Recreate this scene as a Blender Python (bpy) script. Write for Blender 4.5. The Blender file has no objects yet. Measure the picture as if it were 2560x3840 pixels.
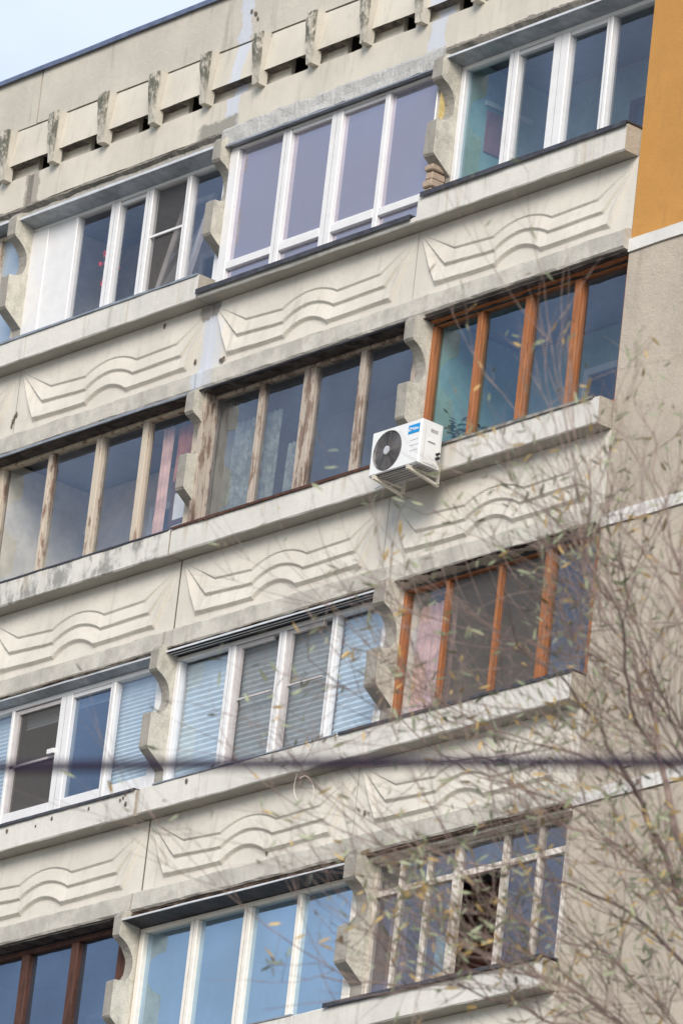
import bpy, math, random
from mathutils import Vector, Matrix, noise
sc = bpy.context.scene
random.seed(7)

# ---------------------------------------------------------------- camera
cam = bpy.data.cameras.new("camera"); camo = bpy.data.objects.new("camera", cam)
sc.collection.objects.link(camo); sc.camera = camo
CR = Matrix(((0.65111777, 0.20038697, 0.73204557), (0.75150977, -0.30518035, -0.58489146), (0.1062013, 0.93097262, -0.34930112)))
CL = Vector((47.5420311, -41.1274486, -27.3921311))
camo.matrix_world = Matrix.Translation(CL) @ CR.to_4x4()
cam.sensor_fit = 'VERTICAL'; cam.sensor_height = 36.0; cam.sensor_width = 24.0
FPX = 26683.11
cam.lens = FPX / 3840 * 36.0
cam.clip_start = 0.5; cam.clip_end = 3000
cam.dof.use_dof = True; cam.dof.focus_distance = 68.5; cam.dof.aperture_fstop = 5.6
# ---------------------------------------------------------------- light
SUN_EL, SUN_AZ = math.radians(30), math.radians(138)     # azimuth from +Y towards +X
w = bpy.data.worlds.new("World"); sc.world = w; w.use_nodes = True
nt = w.node_tree; nt.nodes.clear()
wo = nt.nodes.new('ShaderNodeOutputWorld'); bg = nt.nodes.new('ShaderNodeBackground')
sky = nt.nodes.new('ShaderNodeTexSky'); sky.sky_type = 'NISHITA'; sky.sun_disc = False
sky.sun_elevation = SUN_EL; sky.sun_rotation = SUN_AZ; sky.air_density = 1.0; sky.dust_density = 0.6; sky.ozone_density = 1.5
tc = nt.nodes.new('ShaderNodeTexCoord'); mp = nt.nodes.new('ShaderNodeMapping'); mp.inputs['Scale'].default_value = (1, 1, 2.2)
nz = nt.nodes.new('ShaderNodeTexNoise'); nz.inputs['Scale'].default_value = 3.1; nz.inputs['Detail'].default_value = 6; nz.inputs['Roughness'].default_value = 0.55
rp = nt.nodes.new('ShaderNodeValToRGB'); rp.color_ramp.elements[0].position = 0.34; rp.color_ramp.elements[1].position = 0.66
rp.color_ramp.elements[0].color = (0.18, 0.18, 0.18, 1); rp.color_ramp.elements[1].color = (0.85, 0.85, 0.85, 1)
mx = nt.nodes.new('ShaderNodeMixRGB'); mx.inputs[2].default_value = (6.3, 7.0, 8.2, 1)
L = nt.links.new
L(tc.outputs['Generated'], mp.inputs[0]); L(mp.outputs[0], nz.inputs[0]); L(nz.outputs[0], rp.inputs[0])
L(rp.outputs[0], mx.inputs[0]); L(sky.outputs[0], mx.inputs[1]); L(mx.outputs[0], bg.inputs[0])
bg.inputs[1].default_value = 0.085; L(bg.outputs[0], wo.inputs[0])
sd = bpy.data.lights.new("sun", 'SUN'); sd.energy = 2.0; sd.angle = math.radians(30); sd.color = (1.0, 0.91, 0.79)
so = bpy.data.objects.new("sun", sd); sc.collection.objects.link(so)
sdir = Vector((math.sin(SUN_AZ) * math.cos(SUN_EL), math.cos(SUN_AZ) * math.cos(SUN_EL), math.sin(SUN_EL)))
so.rotation_euler = (-sdir).to_track_quat('-Z', 'Y').to_euler(); so.location = (0, -30, 30)
sc.view_settings.view_transform = 'Standard'; sc.view_settings.look = 'None'
sc.view_settings.exposure = 0.77; sc.view_settings.gamma = 1.0

# ---------------------------------------------------------------- helpers
def at(px, py, dist):
    """world point seen at source-photo pixel (px,py) at a distance along the view axis"""
    return CL + CR @ Vector(((px - 1280) / FPX * dist, -(py - 1920) / FPX * dist, -dist))

def tag(o, label=None, cat=None, group=None, kind=None):
    if label: o['label'] = label
    if cat: o['category'] = cat
    if group: o['group'] = group
    if kind: o['kind'] = kind
    return o

def empty(name, loc, label=None, cat=None, group=None):
    o = bpy.data.objects.new(name, None); o.location = loc; sc.collection.objects.link(o)
    o.empty_display_size = 0.2
    return tag(o, label, cat, group)

def world_loc(o):
    v = Vector((0, 0, 0))
    while o is not None: v += o.location; o = o.parent
    return v

class MB:
    def __init__(s): s.v = []; s.f = []; s.m = []
    def add(s, vs, fs, m=0):
        n = len(s.v); s.v += [Vector(p) for p in vs]; s.f += [tuple(n + i for i in f) for f in fs]; s.m += [m] * len(fs)
    def box(s, x0, x1, y0, y1, z0, z1, m=0, b=0.0):
        if b <= 0:
            s.add([(x, y, z) for x in (x0, x1) for y in (y0, y1) for z in (z0, z1)],
                  [(0, 1, 3, 2), (4, 6, 7, 5), (0, 4, 5, 1), (2, 3, 7, 6), (0, 2, 6, 4), (1, 5, 7, 3)], m); return
        # chamfered: octagonal cross section in xz extruded along y, front and back inset
        def ring(y, i):
            a, c, d, e = x0 + i, x1 - i, z0 + i, z1 - i
            return [(a + b, y, d), (c - b, y, d), (c, y, d + b), (c, y, e - b), (c - b, y, e), (a + b, y, e), (a, y, e - b), (a, y, d + b)]
        R = [ring(y0, b), ring(y0 + b, 0), ring(y1 - b, 0), ring(y1, b)]
        vs = sum(R, []); fs = [tuple(range(7, -1, -1)), tuple(24 + i for i in range(8))]
        for k in range(3):
            for i in range(8):
                j = (i + 1) % 8; fs.append((k * 8 + i, k * 8 + j, (k + 1) * 8 + j, (k + 1) * 8 + i))
        fs = [f[::-1] for f in fs]
        s.add(vs, fs, m)
    def prism(s, prof, x0, x1, seg=1, amp=0.0, fr=2.0, m=0, ends=True):
        """profile [(y,z)..] extruded along x; vertices jittered for worn concrete"""
        n = len(prof); vs = []
        for k in range(seg + 1):
            x = x0 + (x1 - x0) * k / seg
            for i, (y, z) in enumerate(prof):
                p = Vector((x, y, z))
                if amp:
                    q = Vector((x * fr, y * fr * 4 + i * 1.7, z * fr * 2))
                    p += Vector((0, noise.noise(q), noise.noise(q + Vector((9, 3, 5))))) * amp
                    q2 = q * 5.3
                    p += Vector((0, noise.noise(q2), noise.noise(q2 + Vector((2, 7, 1))))) * amp * 0.5
                vs.append(p)
        fs = []
        for k in range(seg):
            for i in range(n):
                j = (i + 1) % n
                fs.append((k * n + i, k * n + j, (k + 1) * n + j, (k + 1) * n + i))
        if ends:
            fs.append(tuple(range(n - 1, -1, -1))); fs.append(tuple(seg * n + i for i in range(n)))
        s.add(vs, fs, m)
    def tube(s, pts, rad, sides=6, m=0, cap=True):
        pts = [Vector(p) for p in pts]
        if not hasattr(rad, '__len__'): rad = [rad] * len(pts)
        vs = []; up = Vector((0.31, 0.17, 0.93)).normalized()
        for i, p in enumerate(pts):
            d = (pts[min(i + 1, len(pts) - 1)] - pts[max(i - 1, 0)])
            if d.length < 1e-9: d = Vector((0, 0, 1))
            d.normalize(); a = d.cross(up)
            if a.length < 1e-3: a = d.cross(Vector((1, 0, 0)))
            a.normalize(); b = d.cross(a)
            for k in range(sides):
                t = 2 * math.pi * k / sides; vs.append(p + (a * math.cos(t) + b * math.sin(t)) * rad[i])
        fs = []
        for i in range(len(pts) - 1):
            for k in range(sides):
                l = (k + 1) % sides
                fs.append((i * sides + k, i * sides + l, (i + 1) * sides + l, (i + 1) * sides + k))
        if cap:
            fs.append(tuple(range(sides - 1, -1, -1))); fs.append(tuple((len(pts) - 1) * sides + k for k in range(sides)))
        s.add(vs, fs, m)
    def beam(s, p0, p1, wx, wz, m=0):
        p0, p1 = Vector(p0), Vector(p1); d = (p1 - p0).normalized(); a = Vector((1, 0, 0)) if abs(d.x) < .9 else Vector((0, 1, 0))
        b = d.cross(a).normalized(); vs = []
        for p in (p0, p1):
            for u, t in ((-1, -1), (1, -1), (1, 1), (-1, 1)): vs.append(p + a * u * wx / 2 + b * t * wz / 2)
        s.add(vs, [(3, 2, 1, 0), (4, 5, 6, 7), (0, 1, 5, 4), (1, 2, 6, 5), (2, 3, 7, 6), (3, 0, 4, 7)], m)
    def build(s, name, mats, parent=None, smooth=False, loc=(0, 0, 0)):
        me = bpy.data.meshes.new(name); off = (world_loc(parent) if parent else Vector((0, 0, 0))) + Vector(loc)
        me.from_pydata([p - off for p in s.v], [], s.f); me.update()
        if not isinstance(mats, (list, tuple)): mats = [mats]
        for m in mats: me.materials.append(m)
        for i, pl in enumerate(me.polygons):
            pl.material_index = s.m[i]; pl.use_smooth = smooth
        o = bpy.data.objects.new(name, me); o.location = loc; sc.collection.objects.link(o)
        if parent: o.parent = parent
        return o

# ---------------------------------------------------------------- materials
class NT:
    def __init__(s, name):
        s.mat = bpy.data.materials.new(name); s.mat.use_nodes = True; s.t = s.mat.node_tree; s.t.nodes.clear()
        s.out = s.n('ShaderNodeOutputMaterial'); s.geo = s.n('ShaderNodeNewGeometry'); s._sep = None
    def n(s, t): return s.t.nodes.new(t)
    def set(s, sock, v):
        if isinstance(v, (int, float)): sock.default_value = v
        elif isinstance(v, (tuple, list)):
            sock.default_value = tuple(v) + ((1,) if len(v) == 3 and sock.type == 'RGBA' else ())
        else: s.t.links.new(v, sock)
    def pos(s, scale=(1, 1, 1), off=(0, 0, 0)):
        m = s.n('ShaderNodeMapping'); m.inputs['Scale'].default_value = scale; m.inputs['Location'].default_value = off
        s.t.links.new(s.geo.outputs['Position'], m.inputs[0]); return m.outputs[0]
    def noise(s, scale, det=4, rough=.55, stretch=(1, 1, 1), off=(0, 0, 0), lo=.35, hi=.65, v0=0., v1=1.):
        q = s.n('ShaderNodeTexNoise'); q.inputs['Scale'].default_value = scale; q.inputs['Detail'].default_value = det
        q.inputs['Roughness'].default_value = rough; s.t.links.new(s.pos(stretch, off), q.inputs[0])
        return s.ramp(q.outputs[0], lo, hi, v0, v1)
    def ramp(s, x, lo, hi, v0=0., v1=1.):
        r = s.n('ShaderNodeMapRange'); r.inputs[1].default_value = lo; r.inputs[2].default_value = hi
        r.inputs[3].default_value = v0; r.inputs[4].default_value = v1; r.interpolation_type = 'SMOOTHSTEP'
        s.set(r.inputs[0], x); return r.outputs[0]
    def math(s, op, a, b=0.):
        m = s.n('ShaderNodeMath'); m.operation = op; s.set(m.inputs[0], a); s.set(m.inputs[1], b); return m.outputs[0]
    def mix(s, f, a, b, mode='MIX'):
        m = s.n('ShaderNodeMixRGB'); m.blend_type = mode; s.set(m.inputs[0], f); s.set(m.inputs[1], a); s.set(m.inputs[2], b); return m.outputs[0]
    def xyz(s):
        if s._sep is None:
            s._sep = s.n('ShaderNodeSeparateXYZ'); s.t.links.new(s.geo.outputs['Position'], s._sep.inputs[0])
        return s._sep.outputs
    def near(s, x, c, half, soft=.03):
        return s.ramp(s.math('ABSOLUTE', s.math('SUBTRACT', x, c)), half, half + soft, 1., 0.)
    def bsdf(s, col, rough=.8, bump=None, bstr=.3, bdist=.01, spec=.3, metal=0., trans=None):
        b = s.n('ShaderNodeBsdfPrincipled'); s.set(b.inputs['Base Color'], col); s.set(b.inputs['Roughness'], rough)
        b.inputs['Specular IOR Level'].default_value = spec; b.inputs['Metallic'].default_value = metal
        if bump is not None:
            q = s.n('ShaderNodeBump'); q.inputs['Strength'].default_value = bstr; q.inputs['Distance'].default_value = bdist
            s.t.links.new(bump, q.inputs['Height']); s.t.links.new(q.outputs[0], b.inputs['Normal'])
        s.t.links.new(b.outputs[0], s.out.inputs[0]); return s.mat

def concrete(name, base, dirt=(.16, .15, .13), amt=.5, streak=.4, fine=.35, bstr=.35, off=0., green=0., extra=None, blotch=.5):
    t = NT(name)
    c = t.mix(t.noise(1.1, 3, off=(off, 0, 0)), base, tuple(v * .88 for v in base))
    c = t.mix(t.math('MULTIPLY', t.noise(7, 8, .7, off=(off, 1, 2), lo=.5, hi=.72), blotch * amt), c, tuple(v * .62 for v in base))
    st = t.noise(5, 5, .6, stretch=(1.6, 1.6, .22), off=(off, 5, 0), lo=.54, hi=.75)
    c = t.mix(t.math('MULTIPLY', st, streak), c, dirt)
    sp = t.noise(48, 3, .7, off=(0, off, 0), lo=.35, hi=.68)
    c = t.mix(t.math('MULTIPLY', sp, fine * .6), c, tuple(v * .72 for v in base))
    if green: c = t.mix(t.math('MULTIPLY', t.noise(6, 6, .7, off=(3, off, 3), lo=.48, hi=.62), green), c, (.13, .14, .09))
    if extra: c = extra(t, c)
    h = t.math('ADD', t.noise(55, 6, .7, lo=0, hi=1), t.math('MULTIPLY', t.noise(6, 6, .6, lo=0, hi=1), 2.))
    return t.bsdf(c, .88, h, bstr, .006, .2)

def patches(t, c):
    X, Y, Z = t.xyz()
    wob = t.noise(5, 6, .7, lo=.2, hi=.8, v0=-.05, v1=.05)
    xx = t.math('ADD', X, wob)
    lift = t.ramp(Z, 1.7, 3.2, 0., -.07)
    m = t.near(t.math('ADD', xx, lift), -6.40, .085, .02)
    m = t.math('MULTIPLY', m, t.ramp(Z, -1.02, -.95))
    m2 = t.math('MULTIPLY', t.near(xx, -6.35, .14, .05), t.math('MULTIPLY', t.ramp(Z, -1.02, -.95), t.ramp(Z, -.12, -.3)))
    m = t.math('MAXIMUM', m, t.math('MULTIPLY', m2, .6))
    m3 = t.math('MULTIPLY', t.near(xx, -3.15, .10, .04), t.ramp(Z, 1.9, 2.0))
    m = t.math('MAXIMUM', m, m3)
    c = t.mix(t.math('MULTIPLY', m, .9), c, (.55, .585, .66))
    g = t.math('MULTIPLY', t.near(xx, -9.72, .10, .03), t.near(Z, 2.08, .22, .03))
    c = t.mix(g, c, (.36, .33, .29))
    g2 = t.math('MULTIPLY', t.near(xx, -6.6, .26, .08), t.near(t.math('ADD', Z, wob), 1.98, .07, .05))
    c = t.mix(g2, c, (.30, .29, .26))
    # brown scuff under the ledge joint
    b = t.math('MULTIPLY', t.near(xx, -6.44, .12, .06), t.near(t.math('ADD', Z, wob), -.07, .06, .05))
    return t.mix(t.math('MULTIPLY', b, .75), c, (.19, .16, .13))

CREAM = (.64, .605, .53)
M = {}
M['wall'] = concrete('cream_painted_concrete', CREAM, amt=.4, streak=.25, fine=.15, bstr=.25, extra=patches)
M['parapet'] = concrete('dusty_parapet_concrete', (.58, .545, .48), amt=.45, streak=.38, fine=.3, bstr=.5, extra=patches)
M['relief'] = concrete('cream_relief_concrete', (.69, .655, .59), amt=.6, streak=.25, fine=.35, bstr=.3, off=3., extra=patches)

def band_dirt(t, c):
    X, Y, Z = t.xyz()
    d = t.noise(2.3, 7, .7, off=(7, 1, 4), lo=.42, hi=.6)
    c = t.mix(t.math('MULTIPLY', d, .55), c, (.33, .315, .285))
    return patches(t, c)
M['band'] = concrete('patchy_grey_band_concrete', (.60, .575, .52), amt=.8, streak=.3, fine=.4, bstr=.5, off=5., extra=band_dirt)

def ledge_dirt(t, c):
    X, Y, Z = t.xyz()
    # dark grime on the worn stretch of the second storey's ledge
    a = t.math('MULTIPLY', t.ramp(X, -6.7, -6.45, 1., 0.), t.math('MULTIPLY', t.ramp(Z, -3.0, -2.9), t.ramp(Z, -2.4, -2.3, 1., 0.)))
    d = t.noise(4.5, 8, .72, stretch=(1.3, 1, .7), off=(2, 2, 2), lo=.42, hi=.62)
    c = t.mix(t.math('MULTIPLY', t.math('MULTIPLY', d, a), .8), c, (.20, .20, .19))
    rust = t.math('MULTIPLY', t.noise(2.4, 3, .5, stretch=(4, 1, .12), off=(11, 0, 0), lo=.6, hi=.72), t.ramp(Z, -2.83, -2.55))
    return t.mix(t.math('MULTIPLY', rust, .45), c, (.42, .33, .22))
M['ledge'] = concrete('whitewashed_ledge_concrete', (.70, .685, .645), amt=.6, streak=.32, fine=.25, bstr=.45, off=8., extra=ledge_dirt)
M['ledge_end'] = concrete('broken_aggregate_concrete', (.50, .46, .39), (.16, .13, .10), amt=1., streak=.2, fine=1., bstr=1., off=9.)
M['soffit'] = concrete('mid_grey_concrete', (.40, .385, .35), amt=.5, streak=.2, fine=.4, bstr=.4, off=2.)
M['pillar'] = concrete('weathered_pillar_concrete', (.70, .67, .585), (.2, .19, .16), amt=1., streak=.4, fine=1., bstr=1., off=12., green=.22, blotch=.9)
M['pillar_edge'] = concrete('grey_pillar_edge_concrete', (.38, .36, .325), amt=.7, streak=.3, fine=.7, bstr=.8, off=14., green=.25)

def fin_dirt(t, c):
    X, Y, Z = t.xyz()
    f = t.math('MULTIPLY', t.ramp(Y, -.185, -.165, 1., 0.), t.ramp(Z, 2.38, 2.6, .25, 1.))
    n = t.noise(13, 8, .75, stretch=(1, 1, .6), off=(4, 4, 4), lo=.38, hi=.55)
    c = t.mix(t.math('MULTIPLY', t.math('MULTIPLY', f, n), .9), c, (.10, .105, .085))
    g = t.math('MULTIPLY', t.noise(20, 8, .8, stretch=(1, 1, .5), off=(1, 8, 4), lo=.52, hi=.6), t.ramp(Y, -.22, -.12, .8, 0.))
    r = t.noise(.42, 1, .5, off=(5.3, 0, 0), lo=.46, hi=.56)
    return t.mix(t.math('MULTIPLY', g, r), c, (.11, .115, .10))
M['fin'] = concrete('lichen_stained_fin_concrete', CREAM, amt=.4, streak=.15, fine=.3, bstr=.5, off=17., extra=fin_dirt)
M['scraped'] = concrete('scraped_plaster', (.56, .56, .55), (.15, .14, .13), amt=1., streak=.1, fine=.9, bstr=1.3, off=21., blotch=1.)
M['rubble'] = concrete('crumbled_lintel_concrete', (.30, .28, .25), (.07, .06, .055), amt=1., streak=.5, fine=1., bstr=1.5, off=25., blotch=1.2)
M['brick'] = concrete('patched_brick', (.50, .39, .30), amt=1., streak=.2, fine=.9, bstr=1., off=27.)
M['ochre'] = concrete('ochre_painted_plaster', (.55, .285, .085), (.33, .17, .07), amt=.5, streak=.35, fine=.5, bstr=.4, off=31.)
M['plaster'] = concrete('rough_beige_plaster', (.53, .47, .395), (.33, .27, .21), amt=.6, streak=.4, fine=.6, bstr=1., off=33.)
M['joint'] = concrete('dark_joint_mastic_and_void', (.17, .155, .12), amt=.6, fine=.5, off=35.)
M['whiteband'] = concrete('white_painted_joint', (.72, .71, .69), amt=.4, streak=.15, fine=.3, bstr=.4, off=37.)
M['ground'] = concrete('ground_asphalt_and_soil', (.20, .185, .155), amt=.8, streak=0, fine=.5, off=41.)

def simple(name, col, rough=.5, spec=.4, metal=0., var=.1, sc_=9, bstr=0.1):
    t = NT(name); c = t.mix(t.noise(sc_, 5, .6), tuple(v * (1 - var) for v in col), tuple(min(1, v * (1 + var)) for v in col))
    return t.bsdf(c, rough, t.noise(60, 3, lo=0, hi=1), bstr, .002, spec, metal)
M['pvc'] = simple('white_pvc', (.73, .73, .74), .35, .5, var=.03)
M['pvc_line'] = simple('grey_gasket', (.38, .37, .38), .6)
M['pvc_cream'] = simple('cream_pvc', (.78, .74, .67), .4, .5, var=.05)
M['pvc_dull'] = simple('pale_mauve_pvc', (.52, .49, .49), .5, .4, var=.06)
M['steel'] = simple('galvanised_sheet', (.30, .33, .37), .45, .5, .5, var=.15)
M['steel_light'] = simple('pale_painted_sheet', (.60, .62, .64), .45, .5, .2, var=.08)
M['steel_dark'] = simple('dark_painted_sheet', (.06, .062, .075), .55, .3, .2, var=.25)
M['flash_roof'] = simple('blue_grey_roof_flashing', (.13, .16, .25), .5, .4, .3, var=.15)
M['soffit_dark'] = simple('shade_dark_soffit_sheet', (.07, .06, .058), .85, .2, var=.5)  # near black, stands for the shade over the window heads
M['soffit_brown'] = simple('brown_soffit_shade_and_packing', (.12, .085, .065), .85, .2, var=.5)  # dark brown stands for soffit shade; the timber packing shares it
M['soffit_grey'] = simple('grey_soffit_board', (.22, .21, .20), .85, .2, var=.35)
M['soffit_shaded'] = simple('shade_darkened_soffit_concrete', (.125, .112, .105), .9, .1, var=.4, bstr=.6)  # wall concrete darkened to paint in shade on the panel undersides
M['foam'] = simple('yellow_sealing_foam', (.66, .53, .24), .9, .1, var=.15, bstr=1)

def wood(name, base, paint, amt, dark=(.07, .045, .035), lo=.45):
    t = NT(name)
    g = t.noise(9, 8, .65, stretch=(5, 5, .35), lo=.3, hi=.7)
    c = t.mix(g, base, tuple(v * .55 for v in base))
    c = t.mix(t.math('MULTIPLY', t.noise(5, 7, .7, stretch=(2, 2, .5), off=(3, 3, 3), lo=lo, hi=lo + .1), amt), c, paint)
    c = t.mix(t.math('MULTIPLY', t.noise(4, 6, .7, stretch=(3, 3, .5), off=(8, 2, 1), lo=.56, hi=.7), .6), c, dark)
    return t.bsdf(c, .7, t.noise(30, 6, .7, stretch=(4, 4, .4), lo=0, hi=1), .6, .004, .25)
M['wood_peel'] = wood('peeling_brown_wood', (.34, .225, .17), (.56, .49, .40), 1.0, lo=.38)
M['wood_grey'] = wood('grey_peeling_wood', (.29, .21, .17), (.48, .42, .36), .9, lo=.42)
M['wood_orange'] = wood('orange_varnished_wood', (.43, .175, .075), (.34, .125, .05), .5)
M['wood_dark'] = wood('dark_brown_wood', (.085, .038, .028), (.13, .06, .04), .4)
M['wood_white'] = wood('white_peeling_wood', (.66, .59, .52), (.76, .72, .67), .8, (.30, .22, .16))

def glass(name, refl, tint=(.75, .82, .85), rcol=(1, 1, 1), base=None, rough=0.004, wav=.0, film=0.):
    t = NT(name)
    fr = t.n('ShaderNodeLayerWeight'); fr.inputs[0].default_value = .5      # same from both sides, unlike a Fresnel node
    f = t.math('MINIMUM', t.math('ADD', t.math('MULTIPLY', t.math('POWER', fr.outputs['Facing'], 4.), .9), refl + .05), 1.)
    f = t.math('MULTIPLY', f, t.noise(.9, 2, .5, off=(refl * 40, 2, 1), lo=.3, hi=.7, v0=.82, v1=1.18))
    g = t.n('ShaderNodeBsdfGlossy'); g.inputs['Roughness'].default_value = rough; t.set(g.inputs['Color'], rcol)
    h = t.noise(1.3, 3, .5, lo=0, hi=1)
    bp = t.n('ShaderNodeBump'); bp.inputs['Strength'].default_value = .12 + wav; bp.inputs['Distance'].default_value = .012
    t.t.links.new(h, bp.inputs['Height']); t.t.links.new(bp.outputs[0], g.inputs['Normal'])
    tr = t.n('ShaderNodeBsdfTransparent'); t.set(tr.inputs[0], tint)
    lo = tr.outputs[0]
    if base:
        d = t.n('ShaderNodeBsdfDiffuse'); t.set(d.inputs[0], base)
        ms = t.n('ShaderNodeMixShader'); t.set(ms.inputs[0], film)
        t.t.links.new(lo, ms.inputs[1]); t.t.links.new(d.outputs[0], ms.inputs[2]); lo = ms.outputs[0]
    m = t.n('ShaderNodeMixShader'); t.set(m.inputs[0], f)
    t.t.links.new(lo, m.inputs[1]); t.t.links.new(g.outputs[0], m.inputs[2]); t.t.links.new(m.outputs[0], t.out.inputs[0])
    return t.mat
M['glass'] = glass('window_glass', .13, (.92, .94, .95), (.82, .87, 1.0))
M['glass_teal'] = glass('teal_tinged_glass', .13, (.74, .90, .92), (.68, .80, 1.0))
M['glass_dark'] = glass('dim_old_glass', .15, (.78, .80, .82), (.80, .85, .96), wav=.2, base=(.22, .23, .26), film=.15)
M['glass_lilac'] = glass('lilac_film_glass', .40, (.3, .3, .36), (.70, .68, .80), (.27, .26, .305), .012, film=.9)
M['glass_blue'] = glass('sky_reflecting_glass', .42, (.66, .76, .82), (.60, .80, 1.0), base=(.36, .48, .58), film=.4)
M['glass_steel'] = glass('blue_grey_reflecting_glass', .24, (.55, .62, .72), (.50, .64, .85), base=(.12, .15, .20), film=.3)
M['glass_frost'] = glass('crumpled_film_glass', .25, (.4, .45, .5), (.7, .85, 1.), (.46, .53, .60), .25, 1., film=.85)
def screen(name, col, f):
    t = NT(name); d = t.n('ShaderNodeBsdfDiffuse'); t.set(d.inputs[0], col); tr = t.n('ShaderNodeBsdfTransparent')
    m = t.n('ShaderNodeMixShader'); t.set(m.inputs[0], f); t.t.links.new(tr.outputs[0], m.inputs[1]); t.t.links.new(d.outputs[0], m.inputs[2])
    t.t.links.new(m.outputs[0], t.out.inputs[0]); return t.mat
M['mesh'] = screen('mosquito_mesh', (.13, .125, .125), .62)
M['mesh_grey'] = screen('pale_mosquito_mesh', (.15, .15, .16), .42)
M['blind'] = simple('pleated_blind_fabric', (.58, .68, .745), .8, .1, var=.05)
M['curtain_pink'] = simple('pink_curtain_cloth', (.60, .40, .36), .9, .1, var=.2, sc_=5)
M['curtain_red'] = simple('red_brown_curtain_cloth', (.40, .17, .13), .9, .1, var=.25, sc_=5)
M['curtain_net'] = simple('net_cloth', (.34, .38, .34), .9, .1, var=.3, sc_=12)
M['curtain_brown'] = simple('brown_cloth', (.36, .20, .15), .9, .1, var=.2)
M['curtain_teal'] = simple('teal_cloth', (.26, .42, .46), .9, .1, var=.2)
M['curtain_white'] = simple('white_net_cloth', (.72, .72, .70), .9, .1, var=.08)
for k, c in dict(in_beige=(.62, .55, .46), in_teal=(.33, .46, .455), in_white=(.60, .60, .58), in_grey=(.36, .36, .37), in_beige_lit=(.78, .74, .66), in_dark=(.16, .06, .05), in_ceiling_shade=(.22, .24, .29), in_stone=(.46, .46, .38)).items():  # ceiling is off-white darkened as unlit; lightest beige is for lit side walls
    M[k] = simple(k.replace('in_', 'loggia_paint_'), c, .85, .1, var=.12, sc_=4)
M['ac_white'] = simple('ac_white_enamel', (.76, .77, .77), .35, .5, var=.02)
M['ac_cream'] = simple('bracket_cream_enamel', (.70, .66, .57), .5, .4, var=.06)
M['ac_dark'] = simple('ac_grille_plastic', (.055, .052, .055), .45, .4)
M['ac_ring'] = simple('ac_grille_ring_plastic', (.15, .145, .15), .4, .4)
M['ac_hub'] = simple('ac_hub_plastic', (.50, .51, .56), .4, .4)
M['logo_blue'] = simple('logo_blue_print', (.0, .27, .66), .4, .4, var=.02)
M['logo_white'] = simple('logo_white_print', (.82, .84, .86), .4, .4, var=.02)
M['rubber'] = simple('black_rubber', (.03, .03, .033), .6, .3)
M['hose'] = simple('pale_plastic_hose', (.62, .65, .66), .5, .3)
M['chip'] = concrete('bare_hole_concrete', (.15, .125, .10), amt=1, fine=1, off=50.)
M['wire'] = simple('black_cable_sheath', (.020, .012, .035), .6, .2)
M['bark'] = simple('willow_twig_bark', (.27, .20, .175), .85, .15, var=.3)
M['leaf_g'] = simple('grey_green_willow_leaf', (.27, .30, .19), .6, .3, var=.35, sc_=3)
M['leaf_y'] = simple('yellow_willow_leaf', (.44, .31, .12), .6, .3, var=.35, sc_=3)
M['leaf_in'] = simple('house_plant_leaf', (.10, .22, .09), .6, .3, var=.3)
M['petal'] = simple('red_petal', (.75, .03, .05), .6, .3, var=.2)
M['pot'] = simple('terracotta_pot', (.34, .17, .10), .8, .2)

# ---------------------------------------------------------------- setting
GZ = -29.0
g = MB(); g.add([(-900, -900, GZ), (900, -900, GZ), (900, 900, GZ), (-900, 900, GZ)], [(0, 1, 2, 3)])
tag(g.build('ground', M['ground']), kind='structure')

B = empty('apartment_building', (-5, 0, GZ), 'weathered cream panel apartment block with glazed loggias and an ochre painted end wall', 'building')
ROW = [0.0, -2.83, -5.61, -8.42, -11.22]
XL = -16.0

# ----- body of the building (behind everything), lower storeys, right hand wall
b = MB()
b.box(XL, -.003, 1.30, 9, GZ, 3.4)
b.box(0, 9, .02, 9, GZ, 3.5)
b.box(XL, -.003, .02, 1.29, GZ, ROW[4] + .28)
b.build('core_wall', M['in_beige'], B)
b = MB(); b.box(0.004, 9, -.003, .015, -.885, 3.56); b.build('ochre_wall', M['ochre'], B)
zt = -1.02
for i in range(4):
    zb = ROW[i + 1] - .885 if i < 3 else GZ
    b = MB(); b.prism([(-.012, zt - .003), (-.012, zb + .004), (.015, zb + .004), (.015, zt - .003)], .004, 9, 40, .004, 2); b.build('plaster_wall', M['plaster'], B)
    b = MB(); z0 = ROW[i] - .885
    b.prism([(-.030, z0), (-.034, z0 - .128), (.015, z0 - .13), (.015, z0)], -.0 + .004, 9, 60, .008, 3); b.build('painted_joint', M['whiteband'], B)
    zt = ROW[i + 1] - 1.02 if i < 3 else zt
# horizontal slabs between loggias, partitions, back walls
for i, z in enumerate(ROW):
    s = MB(); s.box(XL, -.003, .085, 1.28, z - .93, z - .80); s.build('floor_slab', M['in_ceiling_shade'], B)
    if i < 4:
        s = MB(); s.box(XL, -.003, .085, .16, z - .797, z + .27); s.build('balustrade_wall', M['in_white'], B)
s = MB(); s.box(XL, -.003, .0, 1.28, 1.93, 2.10); s.build('roof_slab', M['in_ceiling_shade'], B)
s = MB(); s.box(XL, 0, .36, 1.28, 2.11, 3.53); s.build('attic_wall', M['joint'], B)  # closes the vent holes against the sky; dark colour stands for their shade

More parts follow.
